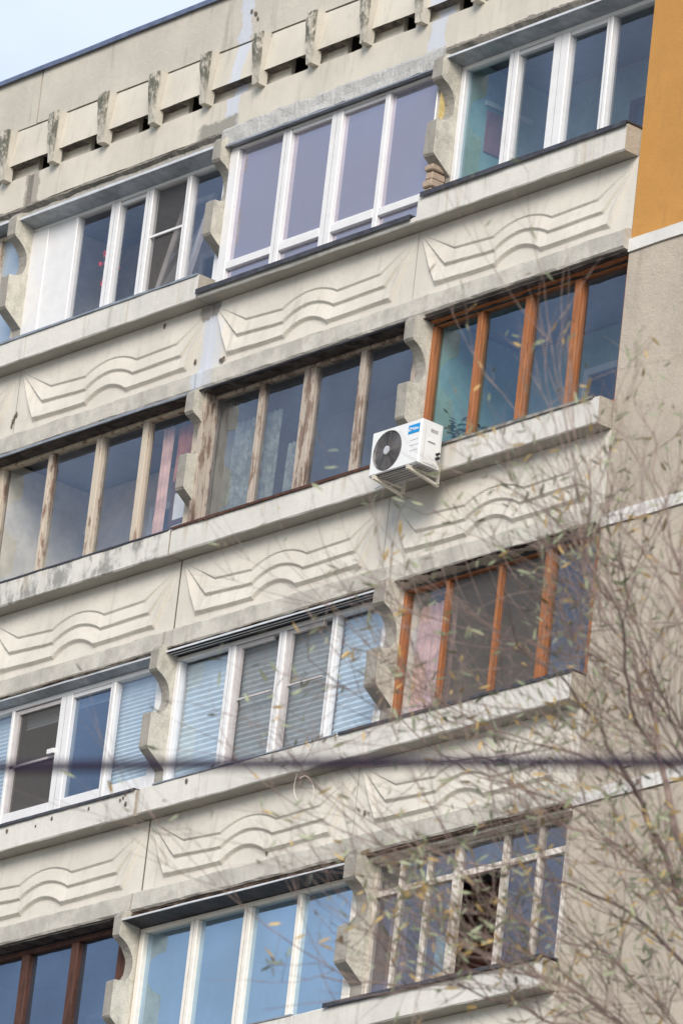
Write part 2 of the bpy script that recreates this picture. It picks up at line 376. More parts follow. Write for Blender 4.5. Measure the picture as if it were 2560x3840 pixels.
# ---------------------------------------------------------------- relief panels (height field)
def curve(k, u):
    LX, LZ = ((.58, -.305), (.47, -.455), (.35, -.63))[k]; RX, RZ = ((2.66, -.32), (2.76, -.475), (2.87, -.64))[k]
    hw, hh = ((.42, .105), (.39, .11), (.335, .11))[k]; c = (1.58, 1.585, 1.57)[k]; ZM = (-.335, -.485, -.65)[k]
    if u <= LX:
        t = (u - .02) / (LX - .02); return -.025 + (LZ + .025) * max(0, t)
    if u >= RX:
        t = (3.18 - u) / (3.18 - RX); return -.045 + (RZ + .045) * max(0, t)
    base = LZ + (ZM - LZ) * min(1, (u - LX) / .6) if u < c else ZM + (RZ - ZM) * min(1, max(0, (u - 2.05) / .6))
    q = (u - c) / hw
    if abs(q) < 1: base += hh * (math.cos(q * math.pi / 2) ** .8) * (1 if q > -.6 else 1)
    return base
DK = (.019, .031, .043); CH = (.018, .026, .034); GAP = (.30, .15, .165)
def height(u, z):
    prev = -.025 if .02 < u < 3.18 else -.02
    prev = -.02
    if u < .02 or u > 3.18: return 0.
    e = .02
    for k in range(3):
        zc = curve(k, u); sl = (curve(k, u + e) - curve(k, u - e)) / (2 * e)
        ch = CH[k] * math.sqrt(1 + sl * sl)
        gap = max(prev - zc, 1e-4); D = DK[k] * min(1, gap / GAP[k])
        if z >= zc:
            return D * min(1, max(0, (prev - z) / gap))
        if z > zc - ch * min(1, gap / GAP[k]):
            return D * (1 - (zc - z) / (ch * max(1e-3, min(1, gap / GAP[k]))))
        prev = zc - ch * min(1, gap / GAP[k])
    return 0.
NU, NZ = 260, 78
rv = []; rf = []
for j in range(NZ + 1):
    z = -.0 - .79 * j / NZ
    for i in range(NU + 1):
        u = .004 + 3.192 * i / NU
        rv.append((u, -height(u, z) , z))
for j in range(NZ):
    for i in range(NU):
        a = j * (NU + 1) + i; rf.append((a, a + NU + 1, a + NU + 2, a + 1))
rm = bpy.data.meshes.new('relief_panel'); rm.from_pydata(rv, [], rf); rm.materials.append(M['relief']); rm.update()
for pl in rm.polygons: pl.use_smooth = False
off = Vector((-5, 0, GZ))
for i, z in enumerate(ROW):
    for bay in range(5):
        x0 = -3.2 * (bay + 1)
        if x0 < XL - .01: continue
        if i > 0 and bay > 3: continue
        o = bpy.data.objects.new('relief_panel', rm); sc.collection.objects.link(o); o.parent = B
        o.location = Vector((x0, 0, z)) - off
    # backing behind the relief and its joints
    s = MB(); s.box(XL, -.003, .006, .082, z - .975, z + .27); s.build('panel_backing', M['soffit'], B)
    gx = [(-16, -6.425), (-6.405, -.0)]
    for (a, c) in gx:
        s = MB()
        c2 = c + .0 if c > -1 else c
        s.prism([(.005, z - .755), (-.045, z - .770), (-.082, z - .785), (-.090, z - .80), (-.090, z - .965), (-.075, z - .985), (.005, z - .99), (.08, z - .99), (.08, z - .97), (.005, z - .97)][:8],
                a - (.04 if c < -1 else .02) if a > -15 else a, c2 - (.03 if c < -1 else 0), 90, .009, 3)
        s.build('lower_band', M['band'], B)
    # dark joint between the precast panels
    if i > 0:
        s = MB(); wj = .012
        s.box(-6.413, -6.400, -.004, .01, z - .76, z + .0); s.build('panel_joint', M['joint'], B)
    else:
        s = MB(); s.box(-6.425, -6.395, -.012, .01, z - .76, z - .02); s.build('sealed_joint', M['relief'], B)

# ---------------------------------------------------------------- ledges
def ledge(x0, x1, z, zt=.285, seg=None, end=True):
    s = MB(); seg = seg or int((x1 - x0) * 16) + 2
    pr = [(.06, z + .004), (-.10, z + .004), (-.172, z + .006), (-.184, z + .018), (-.184, z + zt - .012), (-.174, z + zt), (.06, z + zt)]
    s.prism(pr, x0, x1, seg, .006, 2.5)
    # soffit faces get a darker grey, end faces aggregate
    n = len(pr)
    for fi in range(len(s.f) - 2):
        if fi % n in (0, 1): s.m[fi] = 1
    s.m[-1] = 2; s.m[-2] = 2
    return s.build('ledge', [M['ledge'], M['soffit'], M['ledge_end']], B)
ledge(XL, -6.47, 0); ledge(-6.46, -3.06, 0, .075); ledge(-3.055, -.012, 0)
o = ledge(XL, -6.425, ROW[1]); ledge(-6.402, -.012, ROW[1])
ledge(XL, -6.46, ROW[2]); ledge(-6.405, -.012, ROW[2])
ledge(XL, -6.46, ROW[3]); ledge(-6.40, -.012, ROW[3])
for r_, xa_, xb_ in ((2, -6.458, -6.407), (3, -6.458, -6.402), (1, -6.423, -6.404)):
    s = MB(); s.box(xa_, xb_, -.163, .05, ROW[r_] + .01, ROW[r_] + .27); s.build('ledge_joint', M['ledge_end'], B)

# flashings on the ledges: (x0,x1,row,z,material,thickness)
def flashing(x0, x1, z, mat, th=.012, yo=-.205, drop=.03, mat2=None, yi=.07):
    s = MB(); s.prism([(yi, z + .004), (yi, z + .004 + th), (yo, z + th), (yo - .004, z - drop), (yo + .006, z - drop), (yo + .01, z + .002)], x0, x1, int((x1 - x0) * 8) + 2, .004, 1.5)
    return s.build('sill_flashing', mat, B)
flashing(-12.8, -6.5, .29, M['steel'], .010, -.195, .016)
flashing(-6.46, -3.12, .080, M['steel_dark'], .02, -.215, .035)
flashing(-3.0, -.0, .29, M['steel_dark'], .018, -.215, .035)
flashing(-12.8, -6.46, ROW[1] + .29, M['steel_dark'], .006, -.19, .012)
flashing(-6.40, -3.02, ROW[1] + .29, M['wood_dark'], .012, -.20, .018)
flashing(-2.95, -.10, ROW[1] + .29, M['soffit_grey'], .012, -.20, .018)
flashing(-12.8, -6.48, ROW[2] + .29, M['steel_dark'], .010, -.20, .02)
flashing(-6.2, -3.4, ROW[2] + .29, M['steel'], .006, -.19, .010)
flashing(-3.35, -.0, ROW[2] + .29, M['steel_dark'], .010, -.20, .020)
flashing(-6.3, -3.6, ROW[3] + .29, M['steel'], .006, -.19, .010)
flashing(-3.1, -.0, ROW[3] + .30, M['steel_dark'], .014, -.215, .028)

# ---------------------------------------------------------------- parapet and fins
s = MB(); s.prism([(-.07, 2.905), (-.075, 3.54), (.2, 3.54), (.2, 2.905)], XL, -9.83, 60, .004, 2); s.build('parapet_panel', M['parapet'], B)
s = MB(); s.prism([(-.075, 2.905), (-.080, 3.56), (.2, 3.56), (.2, 2.905)], -9.80, -6.42, 60, .003, 2); s.build('parapet_panel', M['parapet'], B)
s = MB(); s.prism([(-.075, 2.905), (-.080, 3.56), (.2, 3.56), (.2, 2.905)], -6.415, 0, 90, .003, 2); s.build('parapet_panel', M['parapet'], B)
s = MB(); s.box(XL, 0, -.035, .19, 2.30, 3.53); 
s = MB(); s.box(XL, 0, .03, .19, 2.86, 3.53); s.build('parapet_core', M['joint'], B)
s = MB(); s.prism([(-.062, 2.84), (-.062, 2.93), (.1, 2.93), (.1, 2.84)], XL, 0, 4); s.build('groove_backing', M['joint'], B)
s = MB(); s.prism([(.3, 3.60), (-.06, 3.595), (-.115, 3.575), (-.120, 3.515), (-.105, 3.515), (-.10, 3.56), (.3, 3.562)], XL, 9, 60, .006, .8); s.build('roof_flashing', M['flash_roof'], B)
# lower parapet wall with the vent cavity above
s = MB(); s.prism([(-.080, 1.93), (-.080, 2.30), (.06, 2.30), (.06, 1.93)], XL, -9.82, 40, .006, 3); s.build('lintel_wall', M['wall'], B)
s = MB(); s.prism([(-.085, 1.93), (-.082, 2.30), (.06, 2.30), (.06, 1.93)], -9.72, -6.42, 60, .006, 3); s.build('lintel_wall', M['wall'], B)
s = MB(); s.prism([(-.085, 1.93), (-.082, 2.30), (.06, 2.30), (.06, 1.93)], -6.418, 0, 90, .006, 3); s.build('lintel_wall', M['wall'], B)
s = MB(); s.prism([(-.074, 1.90), (-.074, 2.29), (.05, 2.29), (.05, 1.90)], -9.84, -9.70, 6, .01, 8); s.build('lintel_joint_patch', M['rubble'], B)
finm = None
fx = [-7.58 + .85 * k for k in range(-9, 9)]
holes = {-9.28: (.40, .56), -8.43: (.36, .50), -7.58: (.34, .52), -6.73: (.0, .0), -5.88: (.30, .52), -5.03: (.34, .52), -4.18: (.36, .50), -3.33: (.36, .52)}
sol = MB()
for x in fx:
    if x > -.1 or x < XL + .1: continue
    s = MB(); 
    prof = [(-.07, 2.895), (-.15, 2.885), (-.20, 2.875), (-.238, 2.845), (-.250, 2.78)] + [(-.250 + .068 * k / 10, 2.78 - .49 * k / 10) for k in range(1, 10)] + [(-.182, 2.29), (-.13, 2.287), (-.07, 2.285)]
    s.prism([(y, z) for y, z in prof], x - .095, x, 4, .0)
    for v in s.v:
        q = v * 9; v += Vector((noise.noise(q), noise.noise(q + Vector((5, 0, 0))), noise.noise(q + Vector((0, 5, 0))))) * .008
        q = v * 31; v += Vector((noise.noise(q), noise.noise(q + Vector((5, 0, 0))), noise.noise(q + Vector((0, 5, 0))))) * .007
    s.build('fin', M['fin'], B)
    xe = x + .755
    key = min(holes, key=lambda k: abs(k - x)); h0, h1 = holes[key] if abs(key - x) < .01 else (.36, .5)
    if x > -1.0: xe = x + .6
    # tapered shell between fins
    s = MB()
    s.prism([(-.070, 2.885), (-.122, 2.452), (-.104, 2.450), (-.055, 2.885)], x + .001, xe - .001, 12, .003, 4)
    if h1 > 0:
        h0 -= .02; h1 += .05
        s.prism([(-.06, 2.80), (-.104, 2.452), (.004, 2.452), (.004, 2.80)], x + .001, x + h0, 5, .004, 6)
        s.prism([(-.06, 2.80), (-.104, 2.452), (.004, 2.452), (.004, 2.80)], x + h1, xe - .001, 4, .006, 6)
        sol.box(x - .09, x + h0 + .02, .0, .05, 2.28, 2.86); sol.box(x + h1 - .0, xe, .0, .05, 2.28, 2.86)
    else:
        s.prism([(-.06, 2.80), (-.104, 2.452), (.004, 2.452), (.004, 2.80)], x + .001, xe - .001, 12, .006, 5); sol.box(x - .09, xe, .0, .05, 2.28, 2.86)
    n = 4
    o = s.build('tapered_panel', [M['wall'], M['soffit_shaded']], B)
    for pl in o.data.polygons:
        if pl.normal.z < -.7: pl.material_index = 1  # undersides take the colour with shade painted in
sol.build('recess_wall', M['wall'], B)

# ---------------------------------------------------------------- lintels under the top storey: rubble, scraped plaster
def rubble(x0, x1, prof, mat, amp, name, fr=4.):
    s = MB(); s.prism(prof, x0, x1, int((x1 - x0) * 30), amp, fr); return s.build(name, mat, B)
rubble(-12.8, -6.50, [(-.078, 1.935), (-.088, 1.905), (-.05, 1.875), (.02, 1.88), (.02, 1.935)], M['rubble'], .016, 'crumbled_lintel')
rubble(-12.8, -6.50, [(-.045, 1.878), (-.060, 1.79), (.02, 1.77), (.06, 1.875)], M['soffit'], .014, 'bare_lintel')
rubble(-6.49, -3.0, [(-.086, 1.955), (-.098, 1.92), (-.100, 1.82), (-.108, 1.738), (.03, 1.738), (.03, 1.955)], M['scraped'], .016, 'scraped_lintel', 5.)
rubble(-3.02, 0, [(-.080, 1.94), (-.098, 1.90), (-.055, 1.845), (.02, 1.85), (.02, 1.94)], M['rubble'], .02, 'crumbled_lintel')
rubble(-2.95, 0, [(-.05, 1.85), (-.078, 1.79), (.02, 1.77), (.06, 1.85)], M['rubble'], .018, 'bare_lintel')

# ---------------------------------------------------------------- scalloped pillars
PROF = [(.08, 1.845), (-.06, 1.845), (-.145, 1.82), (-.183, 1.765), (-.186, 1.57), (-.165, 1.545), (-.10, 1.512), (-.055, 1.475), (-.02, 1.43), (.005, 1.38), (.018, 1.33), (.020, 1.27), (.008, 1.21),
        (-.02, 1.16), (-.06, 1.125), (-.11, 1.105), (-.175, 1.10), (-.187, 1.085), (-.187, .735), (-.172, .71), (.055, .545), (.058, .27), (.08, .27)]
def pillar(x0, x1, z, slot):
    s = MB(); n = len(PROF)
    s.prism([(y, z + zz) for y, zz in PROF], x0, x1, 2, 0)
    for v in s.v:
        q = v * 11; v += Vector((noise.noise(q), noise.noise(q + Vector((5, 0, 0))), noise.noise(q + Vector((0, 5, 0))))) * .007
        q = v * 40; v += Vector((noise.noise(q), noise.noise(q + Vector((5, 0, 0))), 0)) * .003
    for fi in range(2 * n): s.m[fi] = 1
    o = s.build('pillar', [M['pillar'], M['pillar_edge']], B)
    p = MB(); p.box(x0 + .005, x1 - .005, .081, 1.29, z + .272, z + 1.85); p.build('partition_wall', M['in_stone'], B)
PX = {0: [(-12.95, -12.82), (-9.93, -9.79), (-6.50, -6.37), (-3.05, -2.90)],
      1: [(-12.95, -12.82), (-9.99, -9.86), (-6.43, -6.30), (-3.04, -2.90)],
      2: [(-12.95, -12.82), (-9.95, -9.82), (-6.50, -6.37), (-3.06, -2.89)],
      3: [(-12.95, -12.82), (-9.95, -9.82), (-6.56, -6.44), (-3.04, -2.87)]}
for r, l in PX.items():
    for i, (a, c) in enumerate(l):
        pillar(a, c, ROW[r], i)
# patched bricks under the broken pillar foot, top storey
s = MB()
s.box(-3.06, -2.93, -.150, .02, .57, .635, b=.012); s.box(-3.05, -2.94, -.135, .04, .475, .555, b=.012); s.box(-3.06, -2.92, -.155, .05, .385, .465, b=.012); s.box(-3.05, -2.93, -.14, .05, .295, .375, b=.01)
s.build('pillar_foot_bricks', M['brick'], B)

# ---------------------------------------------------------------- windows
P_ = 1.36
def window(r, members, top, mat, gl, label, y=.115, p=.055, z0=.30, bottom=None, sash=None, gasket=None, transom=None, kinds=None, head=.05, extra_panes=None, wear=None):
    """members: opaque uprights as seen on the glass plane; a window part with frame and pane sub-parts"""
    z = ROW[r]; fr = MB(); yf = y - p
    xs = [(a + P_ * p if i or True else a, c) for i, (a, c) in enumerate(members)]
    xs = [(min(a, c - .045), c) for a, c in xs]
    xs[0] = (members[0][0], members[0][1]); xs[-1] = (members[-1][0] + .04, members[-1][1])
    for i, (a, c) in enumerate(xs):
        fr.box(a, c, yf, y + .035, z + z0, z + top, b=.006)
        if gasket and 0 < i < len(xs) - 1 and c - a > .075:
            m_ = (a + c) / 2; fr.box(m_ - .003, m_ + .003, yf - .002, yf + .01, z + z0, z + top - .002, 1)
    xa, xb = xs[0][0], xs[-1][1]
    fr.box(xa, xb, yf + .004, y + .037, z + top + .002, z + top + head, b=.006)
    bt = bottom if bottom else z0 + .05
    for (a, c), (a2, c2) in zip(xs[:-1], xs[1:]):
        fr.box(c + .001, a2 - .001, yf + .006, y + .033, z + z0, z + bt, b=.005)
        # narrow inner bead round each pane
        if sash:
            w_ = sash; f0 = yf + .014
            fr.box(c + .001, a2 - .001, f0, y + .02, z + top - w_, z + top + .001, b=.004)
            fr.box(a2 - w_ * .5, a2 - .001, f0, y + .02, z + bt + .001, z + top - w_ - .001)
            fr.box(c + .001, c + w_ * .3, f0, y + .02, z + bt + .001, z + top - w_ - .001)
    if transom:
        for (a, c), (a2, c2) in zip(xs[:-1], xs[1:]):
            fr.box(c + .001, a2 - .001, yf + .003, y + .03, z + transom[0], z + transom[1], b=.004)
    mats = [mat, M['pvc_line']]
    W = fr.build('window', mats, B)
    if label: W['label'] = label
    for i, ((a, c), (a2, c2)) in enumerate(zip(xs[:-1], xs[1:])):
        k = kinds[i] if kinds else gl
        spans = [(z + bt - .005, z + top + .004)] if not transom else [(z + bt - .005, z + transom[0] + .004), (z + transom[1] - .004, z + top + .004)]
        for j, (q0, q1) in enumerate(spans):
            kk = k[j] if isinstance(k, tuple) else k
            if kk is None: continue
            g_ = MB(); dy = random.uniform(-.004, .004); tl = random.uniform(-.003, .003)
            g_.add([(c - .004, y + dy, q0), (a2 + .004, y + dy + tl, q0), (a2 + .004, y + dy + tl, q1), (c - .004, y + dy, q1)], [(0, 1, 2, 3)])
            g_.build('pane', kk, W)
    return W

def sub_box(parent, name, mat, *a, **k):
    s = MB(); s.box(*a, **k); return s.build(name, mat, parent)

def hood(r, x0, x1, yo, zo, yi, zi, mat, lip=.02, mat_lip=None, th=.006):
    s = MB(); z = ROW[r]; n = int((x1 - x0) * 6) + 2
    s.prism([(yo, z + zo), (yo, z + zo - th), (yi, z + zi - th), (yi, z + zi)], x0, x1, n, .004, 1.2)
    o = s.build('window_hood', mat, B)
    s = MB(); s.prism([(yo - .004, z + zo + lip), (yo - .010, z + zo - .012), (yo - .001, z + zo - .012), (yo - .001, z + zo + lip)], x0, x1, n, .004, 1.2)
    s.build('hood_edge', mat_lip or mat, o)
    return o

def soffit(r, x0, x1, mat, yo=-.08, yi=.08, z=1.803, zi=None):  # added dark sheet that paints in the shade above a window
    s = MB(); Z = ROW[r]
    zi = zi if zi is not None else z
    s.prism([(yo, Z + z), (yo, Z + z - .008), (yi, Z + zi - .008), (yi, Z + zi)], x0, x1, int((x1 - x0) * 20), .006, 5); s.build('soffit_shade_sheet', mat, B)

PVC = M['pvc']; G = M['glass']
# top storey
w1z = window(0, [(-12.82, -12.7), (-12.0, -11.85), (-11.2, -11.0), (-10.5, -10.35), (-10.02, -9.93)], 1.70, M['wood_peel'], M['glass_frost'], 'wooden window with crumpled film behind the glass')
hood(0, -12.7, -9.94, -.12, 1.78, .10, 1.765, M['steel'], .02, M['steel_light'])
w1a = window(0, [(-9.80, -9.52), (-9.02 - .03, -9.02), (-8.53, -8.31), (-7.95, -7.75), (-7.27, -7.12), (-6.62, -6.50)], 1.66, PVC, G, 'white plastic window with a solid left panel and one sash tilted open', gasket=1, sash=None,
             kinds=[None, M['glass'], M['glass'], None, M['glass']])
sub_box(w1a, 'solid_panel', PVC, -9.518, -9.068, .075, .12, .30, 1.66)
s = MB(); s.box(-8.312, -7.90, .085, .13, 1.615, 1.655); s.build('sash_bead', PVC, w1a)
# open sash: a brown-lined casement leaning inwards, mesh screen with a crossbar
s = MB(); s.add([(-7.75, .112, .35), (-7.25, .112, .35), (-7.25, .112, 1.66), (-7.75, .112, 1.66)], [(0, 1, 2, 3)]); s.build('mosquito_screen', M['mesh_grey'], w1a)
s = MB(); s.box(-7.75, -7.20, .085, .107, 1.10, 1.125); s.build('screen_crossbar', PVC, w1a)
s = MB()
for (xa, xb, za, zb) in ((-7.70, -7.64, .36, 1.60), (-7.24, -7.18, .36, 1.60), (-7.64, -7.24, 1.55, 1.60), (-7.64, -7.24, .36, .42)):
    n0 = len(s.v); s.box(xa, xb, .15, .20, za, zb)
    for v in s.v[n0:]: v.y += (v.z - .36) * .22
s.build('tilted_sash', M['pvc_dull'], w1a)
s = MB(); s.add([(-7.65, .17, .4), (-7.23, .17, .4), (-7.23, .44, 1.58), (-7.65, .44, 1.58)], [(0, 1, 2, 3)]); s.build('tilted_pane', M['glass_dark'], w1a)
hood(0, -9.80, -6.50, -.135, 1.745, .08, 1.695, M['steel'], .02, M['steel_light'])
hood(0, -9.78, -6.50, -.02, 1.76, .06, 1.745, M['steel_dark'], .0)

# tall window standing on the cut-down ledge
w1b = window(0, [(-6.366, -6.23), (-5.59, -5.39), (-4.82, -4.58), (-3.99, -3.85), (-3.165, -3.105)], 1.685, PVC, M['glass_lilac'], 'tall white plastic window with lilac grey panes and a low bottom light', y=.0, p=.05, z0=.10, bottom=.15,
             gasket=1, transom=(.325, .41), head=.032)
s = MB()
for (xa, xb) in ((-5.388, -4.755), (-4.578, -3.925)):
    s.box(xa, xb, -.035, .015, 1.645, 1.683); s.box(xa, xb, -.035, .015, .412, .432)
s.build('sash_bead', PVC, w1b)
sub_box(w1b, 'foam_seal', M['foam'], -3.062, -3.0515, -.044, .03, .95, 1.68)
hood(0, -6.42, -3.06, -.122, 1.718, -.04, 1.728, M['steel'], .010, M['steel'])
w1c = window(0, [(-2.895, -2.83), (-2.25, -2.04), (-1.59, -1.29), (-.82, -.66), (-.09, -.01)], 1.70, PVC, M['glass_teal'], 'white plastic window with teal tinged glass beside the ochre wall', gasket=1, kinds=[M['glass_teal'], G, G, G])
s = MB(); s.box(-2.038, -1.52, .075, .13, 1.655, 1.695); s.box(-1.285, -.75, .075, .13, 1.66, 1.70); s.build('sash_bead', PVC, w1c)
hood(0, -2.92, -.0, -.135, 1.785, .08, 1.745, M['steel'], .015, M['steel_light'])

# second storey
w2z = window(1, [(-12.8, -12.7), (-12.0, -11.85), (-11.2, -11.0), (-10.5, -10.35), (-10.1, -9.99)], 1.76, M['wood_peel'], M['glass'], None)
w2a = window(1, [(-9.875, -9.76), (-9.07, -8.94), (-8.27, -8.10), (-7.50, -7.34), (-6.62, -6.42)], 1.76, M['wood_peel'], G, 'old brown wooden window with peeling cream paint, four lights', p=.05, head=.04)
w2b = window(1, [(-6.40, -6.27), (-5.63, -5.50), (-4.93, -4.69), (-4.06, -3.91), (-3.22, -3.03)], 1.76, M['wood_grey'], M['glass_dark'], 'old grey brown wooden window with a thick decayed middle post', p=.05, head=.04)
sub_box(w2b, 'deep_jamb', M['wood_grey'], -6.345, -6.268, -.055, .06, ROW[1] + .30, ROW[1] + 1.80, b=.005)
w2c = window(1, [(-2.915, -2.85), (-2.31, -2.16), (-1.61, -1.45), (-.90, -.73), (-.13, -.005)], 1.755, M['wood_orange'], M['glass_teal'], 'orange varnished wooden window with four lights above the air conditioner', p=.055, head=.018, kinds=[M['glass_teal'], M['glass_teal'], M['glass'], M['glass']])
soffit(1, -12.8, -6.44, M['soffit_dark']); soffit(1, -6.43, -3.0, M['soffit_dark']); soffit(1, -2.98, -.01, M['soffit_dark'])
s = MB(); s.prism([(-.105, ROW[1] + 1.835), (-.125, ROW[1] + 1.80), (-.118, ROW[1] + 1.795), (-.09, ROW[1] + 1.82)], -12.8, -6.45, 40, .006, 1); s.build('drip_flashing', M['steel'], B)
s = MB(); s.prism([(-.100, ROW[1] + 1.825), (-.135, ROW[1] + 1.80), (-.128, ROW[1] + 1.79), (-.09, ROW[1] + 1.80)], -6.50, -2.98, 40, .006, 1.2); s.build('drip_flashing', M['steel_dark'], B)
s = MB(); s.prism([(.0, ROW[1] + 1.797), (-.005, ROW[1] + 1.785), (.05, ROW[1] + 1.780), (.05, ROW[1] + 1.797)], -2.88, -.02, 60, .012, 4); s.build('sealant_strip', M['wood_orange'], B)

# third storey
w3z = window(2, [(-12.8, -12.7), (-12.0, -11.85), (-11.2, -11.0), (-10.5, -10.35), (-10.05, -9.95)], 1.70, PVC, G, None)
w3a = window(2, [(-9.87, -9.75), (-9.10, -9.01), (-8.31, -8.04), (-7.49, -7.34), (-6.70, -6.50)], 1.68, PVC, G, 'white plastic window with a mesh screened sash and pale blinds', gasket=1, bottom=.545,
             kinds=[G, M['mesh'], M['glass_steel'], G])
sub_box(w3a, 'screen_crossbar', M['pvc_dull'], -9.005, -8.24, .085, .108, ROW[2] + 1.045, ROW[2] + 1.07)
s = MB(); s.box(-9.005, -8.95, .085, .13, ROW[2] + .55, ROW[2] + 1.67); s.box(-8.95, -8.245, .085, .13, ROW[2] + 1.63, ROW[2] + 1.67); s.build('screen_frame', M['pvc_dull'], w3a)
s = MB(); s.box(-8.035, -7.42, .075, .13, ROW[2] + 1.64, ROW[2] + 1.679); s.build('sash_bead', PVC, w3a)
sub_box(w3a, 'window_catch', PVC, -8.33, -8.22, .03, .058, ROW[2] + 1.07, ROW[2] + 1.12)
w3b = window(2, [(-6.375, -6.31), (-5.63, -5.44), (-4.84, -4.66), (-4.03, -3.88), (-3.22, -3.07)], 1.70, PVC, G, 'white plastic window with pale pleated blinds and two mesh screens', gasket=1, kinds=[G, M['mesh_grey'], M['mesh_grey'], G])
for xa in (-5.44, -4.66):
    s = MB(); s.box(xa, xa + .075, .083, .12, ROW[2] + .35, ROW[2] + 1.65); s.box(xa, xa + .56, .083, .12, ROW[2] + 1.65, ROW[2] + 1.695); s.box(xa + .075, xa + .60, .088, .108, ROW[2] + 1.10, ROW[2] + 1.118); s.build('screen_frame', M['pvc_dull'], w3b)
w3c = window(2, [(-2.905, -2.85), (-2.33, -2.23), (-1.57, -1.47), (-.92, -.75), (-.17, -.01)], 1.73, M['wood_orange'], G, 'orange brown wooden window with a pink curtain and two mesh screens', head=.022,
             kinds=[G, M['mesh'], M['mesh'], M['glass']])
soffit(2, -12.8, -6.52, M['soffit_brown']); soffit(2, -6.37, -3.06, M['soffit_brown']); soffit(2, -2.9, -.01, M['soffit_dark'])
hood(2, -12.8, -6.50, -.055, 1.775, .08, 1.735, M['steel'], .012, M['steel_light'])
hood(2, -6.37, -3.07, -.085, 1.765, .08, 1.762, M['steel_dark'], .010, M['steel_light'])
s = MB(); s.prism([(-.05, ROW[2] + 1.757), (-.062, ROW[2] + 1.742), (-.048, ROW[2] + 1.742)], -6.37, -3.07, 10, .002); s.prism([(-.0, ROW[2] + 1.757), (-.012, ROW[2] + 1.745), (.004, ROW[2] + 1.745)], -6.37, -3.07, 10, .002); s.build('hood_rail', M['steel_light'], B)
s = MB(); s.prism([(-.02, ROW[2] + 1.793), (-.03, ROW[2] + 1.775), (.06, ROW[2] + 1.745), (.06, ROW[2] + 1.793)], -12.8, -6.5, 120, .010, 5); s.build('sealant_strip', simple('mossy_sealant', (.16, .14, .035), .9, .1, var=.6), B)

# fourth storey
w4z = window(3, [(-12.8, -12.7), (-12.0, -11.85), (-11.2, -11.0), (-10.5, -10.35), (-10.05, -9.95)], 1.72, M['wood_dark'], M['glass_steel'], None)
w4a = window(3, [(-9.87, -9.75), (-9.14, -9.0), (-8.42, -8.22), (-7.61, -7.42), (-6.80, -6.60)], 1.72, M['wood_dark'], M['glass_steel'], 'dark brown wooden window with blue grey reflecting panes', head=.055)
w4b = window(3, [(-6.43, -6.36), (-5.71, -5.52), (-4.89, -4.70), (-4.08, -3.94), (-3.22, -3.06)], 1.64, M['pvc_cream'], M['glass_blue'], 'cream plastic window mirroring bright blue sky', gasket=1, head=.05)
w4c = window(3, [(-2.90, -2.84), (-2.57, -2.48), (-2.18, -2.08), (-1.79, -1.64), (-1.10, -.99), (-.60, -.50), (-.20, -.04)], 1.73, M['wood_white'], M['glass_dark'], 'white painted wooden grid window with small top lights and one open light', p=.04, transom=(1.41, 1.475),
             kinds=[(M['glass_dark'], M['glass_dark'])] * 3 + [(None, M['glass_dark'])] + [(M['glass'], M['glass_dark'])] * 2)
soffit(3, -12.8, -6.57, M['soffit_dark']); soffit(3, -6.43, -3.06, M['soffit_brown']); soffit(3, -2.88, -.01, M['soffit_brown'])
h4 = hood(3, -6.46, -3.06, -.17, 1.725, .08, 1.70, M['steel_dark'], .008, M['steel_light'])
s = MB(); s.prism([(-.12, ROW[3] + 1.745), (-.135, ROW[3] + 1.727), (-.11, ROW[3] + 1.727)], -6.46, -3.06, 10, .002); s.build('hood_rail', M['steel_light'], B)
s = MB(); s.prism([(-.07, ROW[3] + 1.80), (-.085, ROW[3] + 1.755), (.06, ROW[3] + 1.75), (.06, ROW[3] + 1.80)], -6.42, -3.06, 60, .010, 4); s.build('timber_packing', M['soffit_brown'], B)
s = MB(); s.prism([(-.02, ROW[3] + 1.80), (-.03, ROW[3] + 1.765), (.06, ROW[3] + 1.755), (.06, ROW[3] + 1.80)], -2.87, -.02, 60, .008, 4); s.build('timber_packing', M['wood_white'], B)

